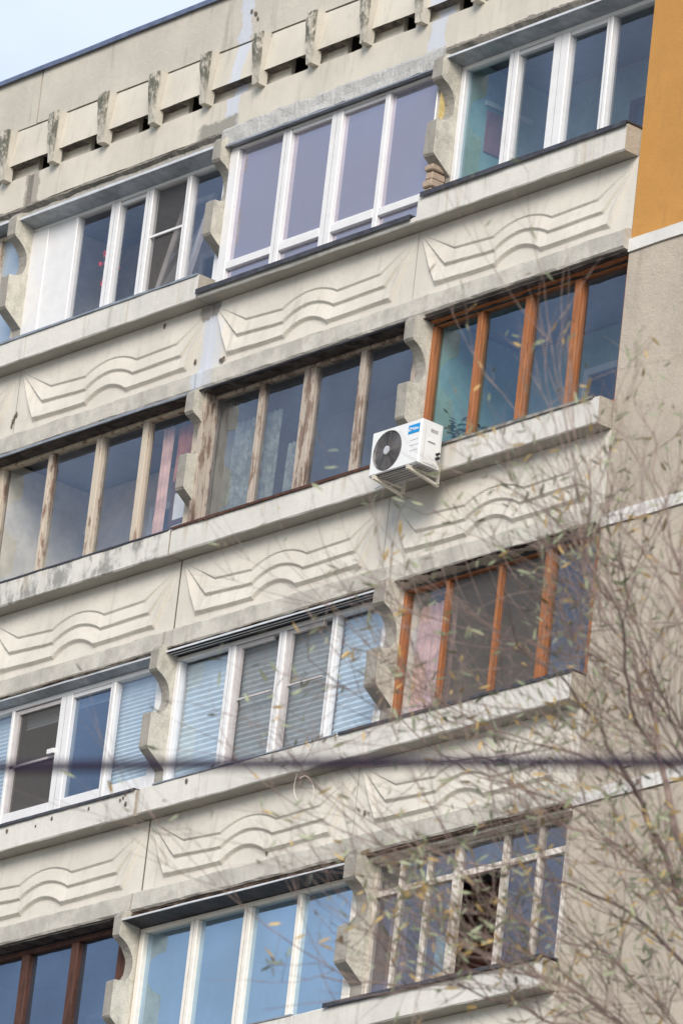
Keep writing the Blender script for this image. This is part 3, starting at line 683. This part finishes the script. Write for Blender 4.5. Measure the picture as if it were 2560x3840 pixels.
# ---------------------------------------------------------------- loggia rooms: back walls, ceilings, inner windows
BAYS = {0: (-12.82, -9.93), 1: (-9.79, -6.50), 2: (-6.37, -3.05), 3: (-2.90, -.003)}
paint = {(0, 0): 'in_white', (0, 1): 'in_beige', (0, 2): 'in_grey', (0, 3): 'in_teal', (1, 0): 'in_beige', (1, 1): 'in_beige', (1, 2): 'in_stone', (1, 3): 'in_teal',
         (2, 0): 'in_white', (2, 1): 'in_white', (2, 2): 'in_white', (2, 3): 'in_beige', (3, 0): 'in_grey', (3, 1): 'in_grey', (3, 2): 'in_teal', (3, 3): 'in_dark'}
for (r, k), m in paint.items():
    x0, x1 = BAYS[k]; z = ROW[r]
    s = MB(); s.box(x0, x1, 1.24, 1.289, z - .79, z + 1.86); 
    s.build('loggia_back_wall', M[m], B)
    s = MB(); s.box(x0 + .011, x0 + .03, .17, 1.23, z - .79, z + 1.86); s.build('loggia_side_wall', M['in_beige_lit' if m == 'in_beige' else 'in_stone' if m == 'in_grey' else m], B)  # beige rooms: a lighter copy puts the light into the side wall colour
    # balcony door and window of the flat behind
    xm = x0 + (x1 - x0) * (.45 if (r + k) % 2 else .35)
    s = MB()
    for (a, c, q0, q1) in ((xm, xm + .75, -.7, 1.45), (xm + .75, xm + 1.9, .15, 1.45)):
        s.box(a, a + .07, 1.19, 1.238, z + q0, z + q1); s.box(c - .07, c, 1.19, 1.238, z + q0, z + q1)
        s.box(a + .07, c - .07, 1.19, 1.238, z + q1 - .07, z + q1); s.box(a + .07, c - .07, 1.19, 1.238, z + q0, z + q0 + .07)
    wf = s.build('inner_window', PVC if (r + k) % 3 else M['wood_dark'], B)
    s = MB(); s.add([(xm + .03, 1.215, z - .68), (xm + .73, 1.215, z - .68), (xm + .73, 1.215, z + 1.42), (xm + .03, 1.215, z + 1.42)], [(0, 1, 2, 3)])
    s.add([(xm + .78, 1.215, z + .18), (xm + 1.88, 1.215, z + .18), (xm + 1.88, 1.215, z + 1.42), (xm + .78, 1.215, z + 1.42)], [(0, 1, 2, 3)])
    s.build('inner_pane', M['glass_steel'], wf)

# ---------------------------------------------------------------- holes and chips
def chip(X, Z, r=.02, tall=1.3, y=None, row=None):
    s = MB(); n = 11; pts = []
    yy = -.189 if y is None else y
    ph = random.uniform(0, 9)
    for i in range(n):
        a = 2 * math.pi * i / n; rr = r * (1 + .45 * noise.noise(Vector((math.cos(a) * 2 + ph, math.sin(a) * 2, ph))))
        pts.append((X + rr * math.cos(a), yy, Z + rr * tall * math.sin(a)))
    vs = pts + [(p[0] * .5 + X * .5, yy - .006, p[2] * .5 + Z * .5) for p in pts]
    s.add(vs, [tuple(range(n, 2 * n))] + [(i, (i + 1) % n, n + (i + 1) % n, n + i) for i in range(n)])
    s.build('chipped_spot', M['chip'], B)
def chip_px(D, plane, **k):
    p = at(D[0] * 1.6327, D[1] * 1.6327, 1); d = p - CL; t = (plane - CL.y) / d.y; q = CL + d * t; chip(q.x, q.z, y=plane, **k)
for D in ((204, 1857), (288, 1846), (82, 1897), (119, 1880), (16, 1908)): chip_px(D, -.192, r=random.uniform(.012, .022))
for D in ((283, 1832), (288, 1824), (276, 1838)): chip_px(D, -.192, r=.014)
for D in ((428, 1793), (717, 1703)): chip_px(D, -.192, r=.022)
for D in ((378, 749), (448, 831), (30, 968), (38, 952), (837, 1867), (612, 1958)): chip_px(D, -.012, r=.02, tall=1.6)
for D in ((27, 978), (33, 960)): chip_px(D, -.012, r=.015, tall=2.2)
chip_px((508, 827), -.02, r=.035, tall=.8); chip_px((514, 822), -.024, r=.022, tall=.8)
# gouge on the parapet
s = MB()
for (D0, D1, r) in (((578, 26), (588, 32), .02), ((586, 30), (592, 42), .018)):
    for D in (D0, D1): chip_px(D, -.088, r=r)

# ================================================================ things
# ---------- blinds
def blind(x0, x1, r, z0, z1, y, label, pitch=.045, wob=.0):
    s = MB(); n = int((z1 - z0) / pitch * 2); vs = []; K = 14
    for i in range(n + 1):
        zz = z0 + (z1 - z0) * i / n
        for k in range(K + 1):
            x = x0 + (x1 - x0) * k / K
            sag = wob * noise.noise(Vector((x * 2, zz * 3, r)))
            vs.append((x, y + (.008 if i % 2 else -.008) + sag, ROW[r] + zz + sag * .8))
    fs = [(i * (K + 1) + k, i * (K + 1) + k + 1, (i + 1) * (K + 1) + k + 1, (i + 1) * (K + 1) + k) for i in range(n) for k in range(K)]
    s.add(vs, fs); o = s.build('window_blind', M['blind']); return tag(o, label, 'blind', 'pleated blinds in the loggia windows')
blind(-9.80, -9.10, 2, .5, 1.70, .19, 'pale pleated blind cut by the left edge of the photo')
blind(-7.40, -6.62, 2, .5, 1.70, .19, 'pale pleated blind in the right light of the window next to the screened sash')
blind(-8.98, -8.28, 2, 1.50, 1.70, .22, 'short raised blind behind the dark mesh screen')
blind(-8.04, -7.48, 2, 1.545, 1.69, .17, 'short raised blind at the top of the dark blue light')
for i, (a, c, nm) in enumerate(((-6.33, -5.56, 'leftmost light, next to the scalloped pillar'), (-5.44, -4.78, 'second light, behind the left mesh screen'), (-4.68, -3.98, 'third light, behind the right mesh screen'), (-3.90, -3.15, 'rightmost light of the white four light window'))):
    blind(a, c, 2, .40, 1.70, .185, 'closed pale pleated blind in the ' + nm, .06, .02)
# ---------- curtains
def curtain(x0, x1, r, z0, z1, y, mat, label, folds=6, taper=0.):
    s = MB(); K = folds * 6; n = 8; vs = []
    for i in range(n + 1):
        zz = z0 + (z1 - z0) * i / n
        for k in range(K + 1):
            t = k / K; x = x0 + (x1 - x0) * (t * (1 - taper * (1 - i / n)))
            vs.append((x, y + .022 * math.sin(t * folds * 2 * math.pi + .4 * i / n) + .008 * noise.noise(Vector((x * 9, zz * 3, 0))), ROW[r] + zz))
    fs = [(i * (K + 1) + k, i * (K + 1) + k + 1, (i + 1) * (K + 1) + k + 1, (i + 1) * (K + 1) + k) for i in range(n) for k in range(K)]
    s.add(vs, fs); return tag(s.build('curtain', mat, smooth=True), label, 'curtain')
curtain(-2.85, -2.28, 2, .3, 1.62, .24, M['curtain_pink'], 'pink curtain behind the left light of the lower orange framed window')
curtain(-7.30, -7.12, 1, .3, 1.70, .24, M['curtain_pink'], 'narrow red brown curtain in the right light of the peeling brown window', 3)
curtain(-7.08, -6.62, 1, 1.10, 1.70, .27, M['curtain_red'], 'short red brown drape gathered over the white airing cupboard', 4, .2)
curtain(-6.20, -5.45, 1, .3, 1.55, .30, M['curtain_net'], 'grey green net curtain in the left light of the decayed grey brown window', 9)
curtain(-5.35, -4.95, 1, .3, 1.15, .34, M['curtain_net'], 'lower grey net curtain in the second light of the decayed grey brown window', 6, .6)
curtain(-2.80, -2.55, 3, .3, 1.35, .26, M['curtain_brown'], 'brown cloth hanging in the leftmost light of the white grid window', 3)
curtain(-2.10, -1.82, 3, .3, .95, .26, M['curtain_teal'], 'teal cloth hanging low in the third light of the white grid window', 3)
curtain(-12.0, -10.4, 3, .3, 1.6, .30, M['curtain_net'], 'grey net curtain behind the dark brown window at the left edge', 8)
# ---------- white cupboard seen through the peeling window
t = empty('cupboard', (-6.85, .35, ROW[1] - .79), 'white cupboard with brown cross rails behind the peeling brown window', 'cupboard')
s = MB(); s.box(-7.08, -6.60, .30, .60, ROW[1] - .79, ROW[1] + 1.12, b=.008); s.build('carcass', M['curtain_white'], t)
s = MB()
for zz in (.62, .98): s.box(-7.085, -6.595, .285, .299, ROW[1] + zz, ROW[1] + zz + .05)
s.box(-7.10, -7.06, .284, .298, ROW[1] + .1, ROW[1] + 1.14); s.build('rail', M['wood_dark'], t)
# ---------- reddish picture in the teal loggia
t = empty('wall_picture', (-2.4, 1.2, 1.3), 'reddish rectangular picture on the teal loggia wall behind the top right window', 'picture')
s = MB(); s.box(-2.87, -2.855, .42, .75, .95, 1.40); s.build('picture_board', simple('faded_red_board', (.36, .15, .14), .7), t)
s = MB(); s.box(-2.868, -2.83, .38, 1.0, 1.44, 1.49); s.build('pale_strip', M['in_white'], t)  # pale strip on the side wall above the board

# ---------- potted plants
def plant(name, loc, label, h=.4, leaves=26, flower=0, seed=1):
    rd = random.Random(seed); t = empty(name, loc, label, 'plant'); x, y, z = loc
    s = MB(); s.tube([(x, y, z), (x, y, z + .10), (x, y, z + .12), (x, y, z + .13)], [.045, .06, .068, .066], 14); s.build('pot', M['pot'], t)
    st = MB(); lf = MB(); fl = MB()
    for k in range(7):
        a = rd.uniform(0, 6.28); top = Vector((x + .13 * math.cos(a) * rd.uniform(.3, 1), y + .08 * math.sin(a), z + .12 + h * rd.uniform(.5, 1)))
        p0 = Vector((x, y, z + .11)); mid = (p0 + top) / 2 + Vector((0, 0, .04)); st.tube([p0, mid, top], [.004, .003, .002], 4)
        for q in range(leaves // 7):
            f = rd.uniform(.3, 1); c = p0.lerp(top, f); b2 = rd.uniform(0, 6.28); d = Vector((math.cos(b2), math.sin(b2), rd.uniform(-.3, .6))).normalized(); n = d.cross(Vector((0, 0, 1))).normalized() * .022
            l = .09; lf.add([c, c + d * l * .5 + n, c + d * l, c + d * l * .5 - n], [(0, 1, 2, 3)])
        if flower:
            for q in range(flower):
                c = top + Vector((rd.uniform(-.05, .05), rd.uniform(-.03, .03), rd.uniform(-.16, .05)))
                for e in range(5):
                    a2 = e * 1.257; d = Vector((math.cos(a2), rd.uniform(-.4, .4), math.sin(a2))) * .024; n = Vector((-math.sin(a2), 0, math.cos(a2))) * .012
                    fl.add([c, c + d * .6 + n, c + d, c + d * .6 - n], [(0, 1, 2, 3)])
    st.build('stem', M['leaf_in'], t); lf.build('foliage', M['leaf_in'], t)
    if flower: fl.build('blossom', M['petal'], t)
    return t
plant('potted_plant', (-8.60, .24, .37), 'potted plant with bright red blossoms behind the white top left window', .72, 28, 4, 3)
plant('potted_plant', (-2.62, .26, ROW[1] + .35), 'leafy green potted plant at the left of the orange window above the air conditioner', .42, 50, 0, 5)
plant('potted_plant', (-2.28, .24, ROW[1] + .33), 'low green potted plant beside the first post of the orange window above the air conditioner', .22, 40, 0, 8)
plant('potted_plant', (-8.05, .26, .30), 'small green plant low in the second pane of the white top left window', .20, 20, 0, 9)

# ---------- air conditioner
AZ = ROW[1]
ac = empty('air_conditioner', (-2.5, -.2, AZ - .15), 'white outdoor air conditioner unit with round dark fan grille on a cream bracket', 'air conditioner')
x0, x1, y0, y1, z0, z1 = -2.865, -2.135, -.575, -.305, AZ - .055, AZ + .405
s = MB(); fc = (-2.615, AZ + .170); R0 = .208
# casing: front plate with a round opening, body behind
N = 48; ring = []; outer = []
def rr(a):  # rounded rectangle point by angle from fan centre
    dx, dz = math.cos(a), math.sin(a); tx = ((x1 - .012 - fc[0]) / dx if dx > 1e-6 else (x0 + .012 - fc[0]) / dx if dx < -1e-6 else 1e9)
    tz = ((z1 - .012 - fc[1]) / dz if dz > 1e-6 else (z0 + .012 - fc[1]) / dz if dz < -1e-6 else 1e9)
    t_ = min(tx, tz); return (fc[0] + dx * t_, y0, fc[1] + dz * t_)
angs = sorted(set([2 * math.pi * i / N for i in range(N)] + [math.atan2(zz - fc[1], xx - fc[0]) % (2 * math.pi) for xx in (x0 + .012, x1 - .012) for zz in (z0 + .012, z1 - .012)]))
n = len(angs)
inn = [(fc[0] + R0 * math.cos(a), y0, fc[1] + R0 * math.sin(a)) for a in angs]; out = [rr(a) for a in angs]
deep = [(p[0], y0 + .03, p[2]) for p in inn]
edge = [(min(max(fc[0] + (p[0] - fc[0]) * 1.0, x0), x1), y0 + .012, p[2]) for p in out]
def push(p):
    x = x1 if p[0] > x1 - .013 else x0 if p[0] < x0 + .013 else p[0]; z = z1 if p[2] > z1 - .013 else z0 if p[2] < z0 + .013 else p[2]; return (x, y0 + .014, z)
edge = [push(p) for p in out]; back = [(p[0], y1, p[2]) for p in edge]
vs = inn + out + deep + edge + back; fs = []
for i in range(n):
    j = (i + 1) % n
    fs += [(i, n + i, n + j, j), (i, j, 2 * n + j, 2 * n + i), (n + i, 3 * n + i, 3 * n + j, n + j), (3 * n + i, 4 * n + i, 4 * n + j, 3 * n + j)]
fs.append(tuple(4 * n + i for i in range(n)))
s.add(vs, fs); s.build('casing', M['ac_white'], ac)
s = MB(); s.box(x1 + .001, x1 + .006, y0 + .06, y1 - .02, z0 + .02, z1 - .05, b=.002); s.build('side_cover', M['ac_white'], ac)
s = MB(); s.box(x1 + .0065, x1 + .008, y0 + .12, y1 - .06, z1 - .11, z1 - .075); s.box(x1 + .0065, x1 + .008, y0 + .10, y1 - .08, z1 - .225, z1 - .215); s.build('hand_recess', M['pvc_line'], ac)
s = MB(); s.box(x1 + .0065, x1 + .016, y0 + .09, y1 - .09, z1 - .215, z1 - .19, b=.003); s.build('handle', M['ac_white'], ac)
s = MB(); s.box(x0 + .01, x1 - .01, y0 + .02, y1 - .01, z0 - .010, z0 - .002)
for q in range(5): s.box(x0 + .03, x1 - .03, y0 + .04 + q * .045, y0 + .06 + q * .045, z0 - .018, z0 - .0105)
s.build('base_pan', M['pvc_line'], ac)
s = MB(); dv = [(fc[0] + R0 * math.cos(2 * math.pi * i / 48), y0 + .028, fc[1] + R0 * math.sin(2 * math.pi * i / 48)) for i in range(48)]
s.add(dv, [tuple(range(48))]); s.build('fan_well', M['ac_dark'], ac)
s = MB()
for q in range(9):
    rq = .05 + q * .0190; s.tube([(fc[0] + rq * math.cos(a), y0 - .004 - .006 * (1 - q / 9), fc[1] + rq * math.sin(a)) for a in [2 * math.pi * i / 40 for i in range(41)]], .0030, 5, cap=False)
for q in range(12):
    a = 2 * math.pi * q / 12 + .1; s.tube([(fc[0] + .04 * math.cos(a), y0 - .008, fc[1] + .04 * math.sin(a)), (fc[0] + .205 * math.cos(a + .25), y0 - .002, fc[1] + .205 * math.sin(a + .25))], .0028, 4)
gr = s.build('fan_grille', M['ac_ring'], ac)
s = MB(); s.tube([(fc[0], y0 - .016, fc[1]), (fc[0], y0 - .013, fc[1]), (fc[0], y0 + .0, fc[1])], [.030, .043, .045], 24); s.build('hub_cap', M['ac_hub'], gr)
s = MB()
for q in range(3):
    for k in range(8):
        a = 2 * math.pi * q / 3 + k * .11; a2 = a + .11; f = .012 * k / 8
        s.add([(fc[0] + .05 * math.cos(a), y0 + .010 + f, fc[1] + .05 * math.sin(a)), (fc[0] + .19 * math.cos(a), y0 + .008 + f, fc[1] + .19 * math.sin(a)), (fc[0] + .19 * math.cos(a2), y0 + .0095 + f, fc[1] + .19 * math.sin(a2)), (fc[0] + .05 * math.cos(a2), y0 + .0115 + f, fc[1] + .05 * math.sin(a2))], [(0, 1, 2, 3)])
s.build('fan_blades', M['ac_ring'], ac)
# vent slots on the front right
s = MB()
for q in range(3): s.box(x1 - .145, x1 - .02, y0 - .0025, y0 - .0005, z0 + .14 + q * .055, z0 + .143 + q * .055)
s.build('front_groove', M['pvc_line'], ac)
# logo label
lx0, lx1, lz0, lz1 = -2.322, -2.158, AZ + .268, AZ + .358
s = MB(); s.box(lx0, lx1, y0 - .004, y0 - .001, lz0, lz1); lab = s.build('brand_label', M['logo_blue'], ac)
def text_mesh(body, size, mat, parent, loc, shear=.0):
    cu = bpy.data.curves.new('lettering', 'FONT'); cu.body = body; cu.size = size; cu.extrude = .0006; cu.shear = shear; cu.offset = size * .012
    ob = bpy.data.objects.new('tmp', cu); sc.collection.objects.link(ob)
    dg = bpy.context.evaluated_depsgraph_get(); me = bpy.data.meshes.new_from_object(ob.evaluated_get(dg)); bpy.data.objects.remove(ob)
    me.transform(Matrix.Rotation(math.pi / 2, 4, 'X')); me.materials.clear(); me.materials.append(mat)
    o = bpy.data.objects.new('lettering', me); sc.collection.objects.link(o); o.parent = parent; o.location = Vector(loc) - world_loc(parent); return o
text_mesh('Midea', .047, M['logo_white'], lab, (lx0 + .040, y0 - .0055, lz0 + .030))
s = MB(); cx, cz = lx0 + .026, lz0 + .045
s.tube([(cx + .018 * math.cos(a), y0 - .006, cz + .021 * math.sin(a)) for a in [.5 + 5.4 * i / 20 for i in range(21)]], .0032, 5); s.tube([(cx - .006, y0 - .006, cz - .012), (cx + .004, y0 - .006, cz + .01), (cx + .02, y0 - .006, cz - .0)], .0026, 5); s.build('emblem', M['logo_white'], lab)
# brackets
for bx in (-2.765, -2.262):
    s = MB(); s.beam((bx, -.60, AZ - .072), (bx, -.187, AZ - .072), .034, .012); s.beam((bx, -.595, AZ - .088), (bx, -.196, AZ - .150), .034, .022); s.box(bx - .017, bx + .017, -.212, -.190, AZ - .165, AZ + .075)
    s.build('bracket', M['ac_cream'], ac)
s = MB(); s.box(-2.78, -2.25, -.57, -.55, AZ - .064, AZ - .0575 - .0, b=0); s.box(-2.78, -2.25, -.36, -.34, AZ - .0638, AZ - .0578); s.build('mounting_foot', M['rubber'], ac)
s = MB(); s.tube([(x1 + .002, y1 - .05, z0 + .10), (x1 + .045, y1 - .05, z0 + .10)], .016, 10); s.tube([(x1 + .002, y1 - .05, z0 + .145), (x1 + .045, y1 - .05, z0 + .145)], .014, 10)
s.build('pipe_valve', M['rubber'], ac)
s = MB(); s.tube([(-2.80, -.32, AZ - .065), (-2.93, -.27, AZ + .015), (-3.1, -.215, AZ + .028), (-3.2, -.20, AZ + .02)], .0065, 8)
tag(s.build('drain_hose', M['hose'], smooth=True), 'thin pale drain hose running left under the air conditioner', 'hose')

# ---------- cable loop under the third ledge
def onp(D, y):
    p = at(D[0] * 1.6327, D[1] * 1.6327, 1); d = p - CL; return CL + d * ((y - CL.y) / d.y)
pts = [onp(D, yy) for D, yy in (((718, 1706), -.20), ((706, 1732), -.20), ((690, 1757), -.19), ((682, 1778), -.15), ((676, 1802), -.12), ((676, 1822), -.11), ((684, 1838), -.11), ((698, 1846), -.11), ((712, 1843), -.11), ((718, 1833), -.11), ((720, 1810), -.12), ((712, 1790), -.13), ((700, 1782), -.14), ((688, 1788), -.15))]
s = MB()
def smooth(p, k=5):
    o = []
    for i in range(len(p) - 1):
        a, b_, c, d = p[max(i - 1, 0)], p[i], p[i + 1], p[min(i + 2, len(p) - 1)]
        for j in range(k):
            t = j / k; o.append(.5 * ((2 * b_) + (c - a) * t + (2 * a - 5 * b_ + 4 * c - d) * t * t + (3 * b_ - a - 3 * c + d) * t ** 3))
    return o + [p[-1]]
s.tube(smooth(pts), .0042, 6); tag(s.build('hanging_cable', M['pvc_cream'], smooth=True), 'thin pale cable hanging in a loop under the white blinds window ledge', 'cable')

# ---------- overhead wire close to the camera
wd = 16.5
wp = [at(x, y, wd) for x, y in ((-1500, 2905), (0, 2878), (600, 2868), (1280, 2862), (1900, 2858), (2560, 2859), (4000, 2862))]
s = MB(); s.tube(smooth(wp, 6), .0130, 10); tag(s.build('overhead_cable', M['wire'], smooth=True), 'blurred black overhead cable crossing the whole photo in the foreground', 'cable')

# ---------- willow
TD = 40.0
tree = empty('willow_tree', (0, 0, 0), 'nearly bare willow with thin red brown twigs and sparse yellow green leaves in the foreground', 'tree')
crown = at(2560 + 700, 3840 + 900, TD); base = Vector((crown.x + .8, crown.y - .3, GZ)); tree.location = base
rd = random.Random(11)
wood_m = MB(); tips = []
def limb(pts, r0, r1, sides=7, wig=0., pw=1.):
    q = smooth([Vector(p) for p in pts], 6); n = len(q)
    if wig:
        for i in range(1, n):
            q[i] = q[i] + Vector((noise.noise(q[i] * 3), noise.noise(q[i] * 3 + Vector((7, 0, 0))), noise.noise(q[i] * 3 + Vector((0, 7, 0))))) * wig
    wood_m.tube(q, [r1 + (r0 - r1) * (1 - i / (n - 1)) ** pw for i in range(n)], sides); return q
trunk = limb([base, base + Vector((.1, .05, 4)), base + Vector((-.1, 0, 7.5)), crown], .26, .13, 12, .05)
def scr(lst, jit=.0, d=TD):
    return [at(x, y, d + dd) for x, y, dd in lst]
limbs = []
# main limbs: photo pixel, depth offset (they spread in depth too)
L1 = [crown, at(2990, 4100, TD - .4), at(2700, 3560, TD - .8), at(2560, 3180, TD - .5), at(2455, 2800, TD - .3), at(2400, 2560, TD + .1), at(2280, 2330, TD + .5), at(2170, 2120, TD + .9)]
L2 = [crown, at(2900, 4000, TD + .5), at(2620, 3480, TD + .8), at(2420, 3060, TD + .6), at(2240, 2750, TD + .3), at(2150, 2600, TD), at(2040, 2500, TD - .2), at(1930, 2400, TD - .4)]
L3 = [crown, at(3000, 4080, TD + 1.2), at(2700, 3700, TD + 1.5), at(2420, 3480, TD + 1.2), at(2150, 3330, TD + .8), at(1900, 3240, TD + .3), at(1650, 3200, TD), at(1420, 3150, TD - .2)]
L4 = [crown, at(2960, 4000, TD - 1.2), at(2780, 3500, TD - 1.6), at(2700, 3000, TD - 1.4), at(2620, 2500, TD - 1.), at(2520, 2100, TD - .6), at(2470, 1850, TD - .4), at(2430, 1600, TD)]
L5 = [crown, at(2800, 4250, TD + .2), at(2450, 4000, TD + .1), at(2150, 3850, TD - .3), at(1850, 3740, TD - .6), at(1550, 3700, TD - .8), at(1200, 3650, TD - 1)]
L6 = [at(2455, 2800, TD - .3), at(2350, 2600, TD - .6), at(2330, 2350, TD - .9), at(2210, 2100, TD - 1.1), at(2190, 1850, TD - 1.3), at(2150, 1600, TD - 1.2), at(2135, 1250, TD - 1)]
L7 = [at(2420, 3060, TD + .6), at(2300, 2900, TD + .8), at(2100, 2790, TD + 1), at(1850, 2740, TD + 1.), at(1600, 2620, TD + .9)]
L8 = [crown, at(3050, 3700, TD + .4), at(2850, 3300, TD + .3), at(2650, 2960, TD + .2), at(2450, 2620, TD), at(2150, 2450, TD - .3)]
L9 = [at(2700, 3700, TD + 1.5), at(2500, 3380, TD + 2), at(2250, 3120, TD + 2.2), at(2000, 2980, TD + 2.2), at(1720, 2880, TD + 2.), at(1480, 2700, TD + 1.8)]
L10 = [crown, at(2950, 4350, TD), at(2700, 4050, TD + .3), at(2450, 3750, TD + .5), at(2200, 3560, TD + .6), at(1950, 3470, TD + .6)]
L11 = [crown, at(3000, 3900, TD - .5), at(2800, 3620, TD - .9), at(2600, 3420, TD - 1.1), at(2350, 3230, TD - 1.2), at(2080, 3060, TD - 1.2), at(1850, 2900, TD - 1.)]
L12 = [crown, at(2980, 3700, TD + 1.), at(2760, 3150, TD + 1.3), at(2560, 2750, TD + 1.4), at(2380, 2350, TD + 1.2), at(2320, 2050, TD + 1.)]
L13 = [at(2700, 4050, TD + .3), at(2500, 3950, TD - .4), at(2250, 3800, TD - .8), at(1980, 3640, TD - 1.), at(1700, 3560, TD - 1.2)]
specs = [(L1, .060, .005), (L2, .040, .0045), (L3, .024, .004), (L4, .034, .004), (L5, .022, .004), (L6, .011, .0035), (L7, .010, .0035), (L8, .030, .004), (L9, .011, .004),
         (L10, .022, .004), (L11, .024, .004), (L12, .026, .004), (L13, .012, .004)]
QL = [(limb(p, a, c, 7, .07, 2.0), a, c) for p, a, c in specs]
# more limbs out of frame so that the crown is whole
for k in range(9):
    a = rd.uniform(-.6, 2.6); up = rd.uniform(3.5, 6.5); rr_ = rd.uniform(1., 3.2)
    d = (CR @ Vector((math.cos(a), 0, 0))) ; side = Vector((d.x, d.y, 0)) * rr_ + Vector((-.58, -.73, 0)) * math.sin(a) * rr_ * .6
    e = crown + side + Vector((0, 0, up)); mid = crown.lerp(e, .5) + Vector((0, 0, .5))
    if (e - at(1280, 1920, TD)).length < 2.6: continue
    QL.append((limb([crown, mid, e], .04, .008, 6, .08), .04, .008))
# second order boughs and twigs
leaf_g = MB(); leaf_y = MB()
right = CR @ Vector((1, 0, 0)); upv = CR @ Vector((0, 1, 0)); back = CR @ Vector((0, 0, 1))
def leaf(c, d):
    l = rd.uniform(.05, .105); wd_ = l * rd.uniform(.07, .12)
    d = d.normalized(); n = d.cross(Vector((rd.gauss(0, 1), rd.gauss(0, 1), rd.gauss(0, 1)))).normalized(); bend = n.cross(d) * l * rd.uniform(-.15, .15)
    tgt = leaf_g if rd.random() < .72 else leaf_y
    tgt.add([c, c + d * l * .35 + n * wd_ + bend * .5, c + d * l * .75 + n * wd_ * .7 + bend, c + d * l + bend * .6, c + d * l * .75 - n * wd_ * .7 + bend, c + d * l * .35 - n * wd_ + bend * .5], [(0, 1, 2, 5), (5, 2, 4), (2, 3, 4)])
def twig(p, d, ln, r, depth, leafy=.5):
    n = 7; pts = [p]; dd = d.normalized(); curl = Vector((rd.gauss(0, .05), rd.gauss(0, .05), rd.gauss(.03, .04)))
    for i in range(n):
        dd = (dd + curl + Vector((rd.gauss(0, .045), rd.gauss(0, .045), rd.gauss(0, .045)))).normalized(); pts.append(pts[-1] + dd * ln / n)
    wood_m.tube(pts, [r * (1 - .62 * i / n) for i in range(n + 1)], 5 if depth else 4, cap=False)
    if depth > 0:
        for k in range(rd.randint(3, 5)):
            i = rd.randint(1, n); q = pts[i]; t = (pts[i] - pts[i - 1]).normalized()
            sd_ = (t * .75 + Vector((rd.gauss(0, .32), rd.gauss(0, .32), rd.gauss(.08, .30)))).normalized()
            twig(q, sd_, ln * rd.uniform(.4, .75), r * .62, depth - 1, leafy)
    if depth <= 1:
        for i in range(1, n + 1):
            if rd.random() < leafy * (.10 + .34 * i / n) * (1.5 if pts[i].z < CL.z + 13.2 and (pts[i] - CL).dot(right) > .3 else .8):
                t = (pts[i] - pts[i - 1]).normalized()
                leaf(pts[i], t * .6 + Vector((rd.gauss(0, .5), rd.gauss(0, .5), rd.gauss(-.2, .5))))
ZTOP = at(2300, 1850, TD).z      # the crown thins out above this height
LEFTUP = (-right * 1.0 + upv * .75).normalized()
for qi, (q, a, c) in enumerate(QL):
    n = len(q); cnt = (18, 15, 10, 15, 16, 13, 9, 18, 9, 19, 15, 15, 17)[qi] if qi < 13 else 7
    for k in range(cnt):
        f = rd.uniform(.22, 1.) ** .8; i = min(n - 2, int(f * (n - 1)))
        if q[i].z > ZTOP and rd.random() < .80: continue
        short = .6 if q[i].z > ZTOP - .5 else 1.
        t = (q[i + 1] - q[i]).normalized()
        d = (t * .75 + LEFTUP * .22 + Vector((rd.gauss(0, .36), rd.gauss(0, .36), rd.gauss(.05, .34)))).normalized()
        twig(q[i], d, rd.uniform(.6, 1.35) * short, .0040, 2 if rd.random() < .55 else 1, rd.uniform(.25, .9))
wood_m.build('branches', M['bark'], tree)
fo = leaf_g.build('foliage', M['leaf_g'], tree); leaf_y.build('yellow_foliage', M['leaf_y'], tree)
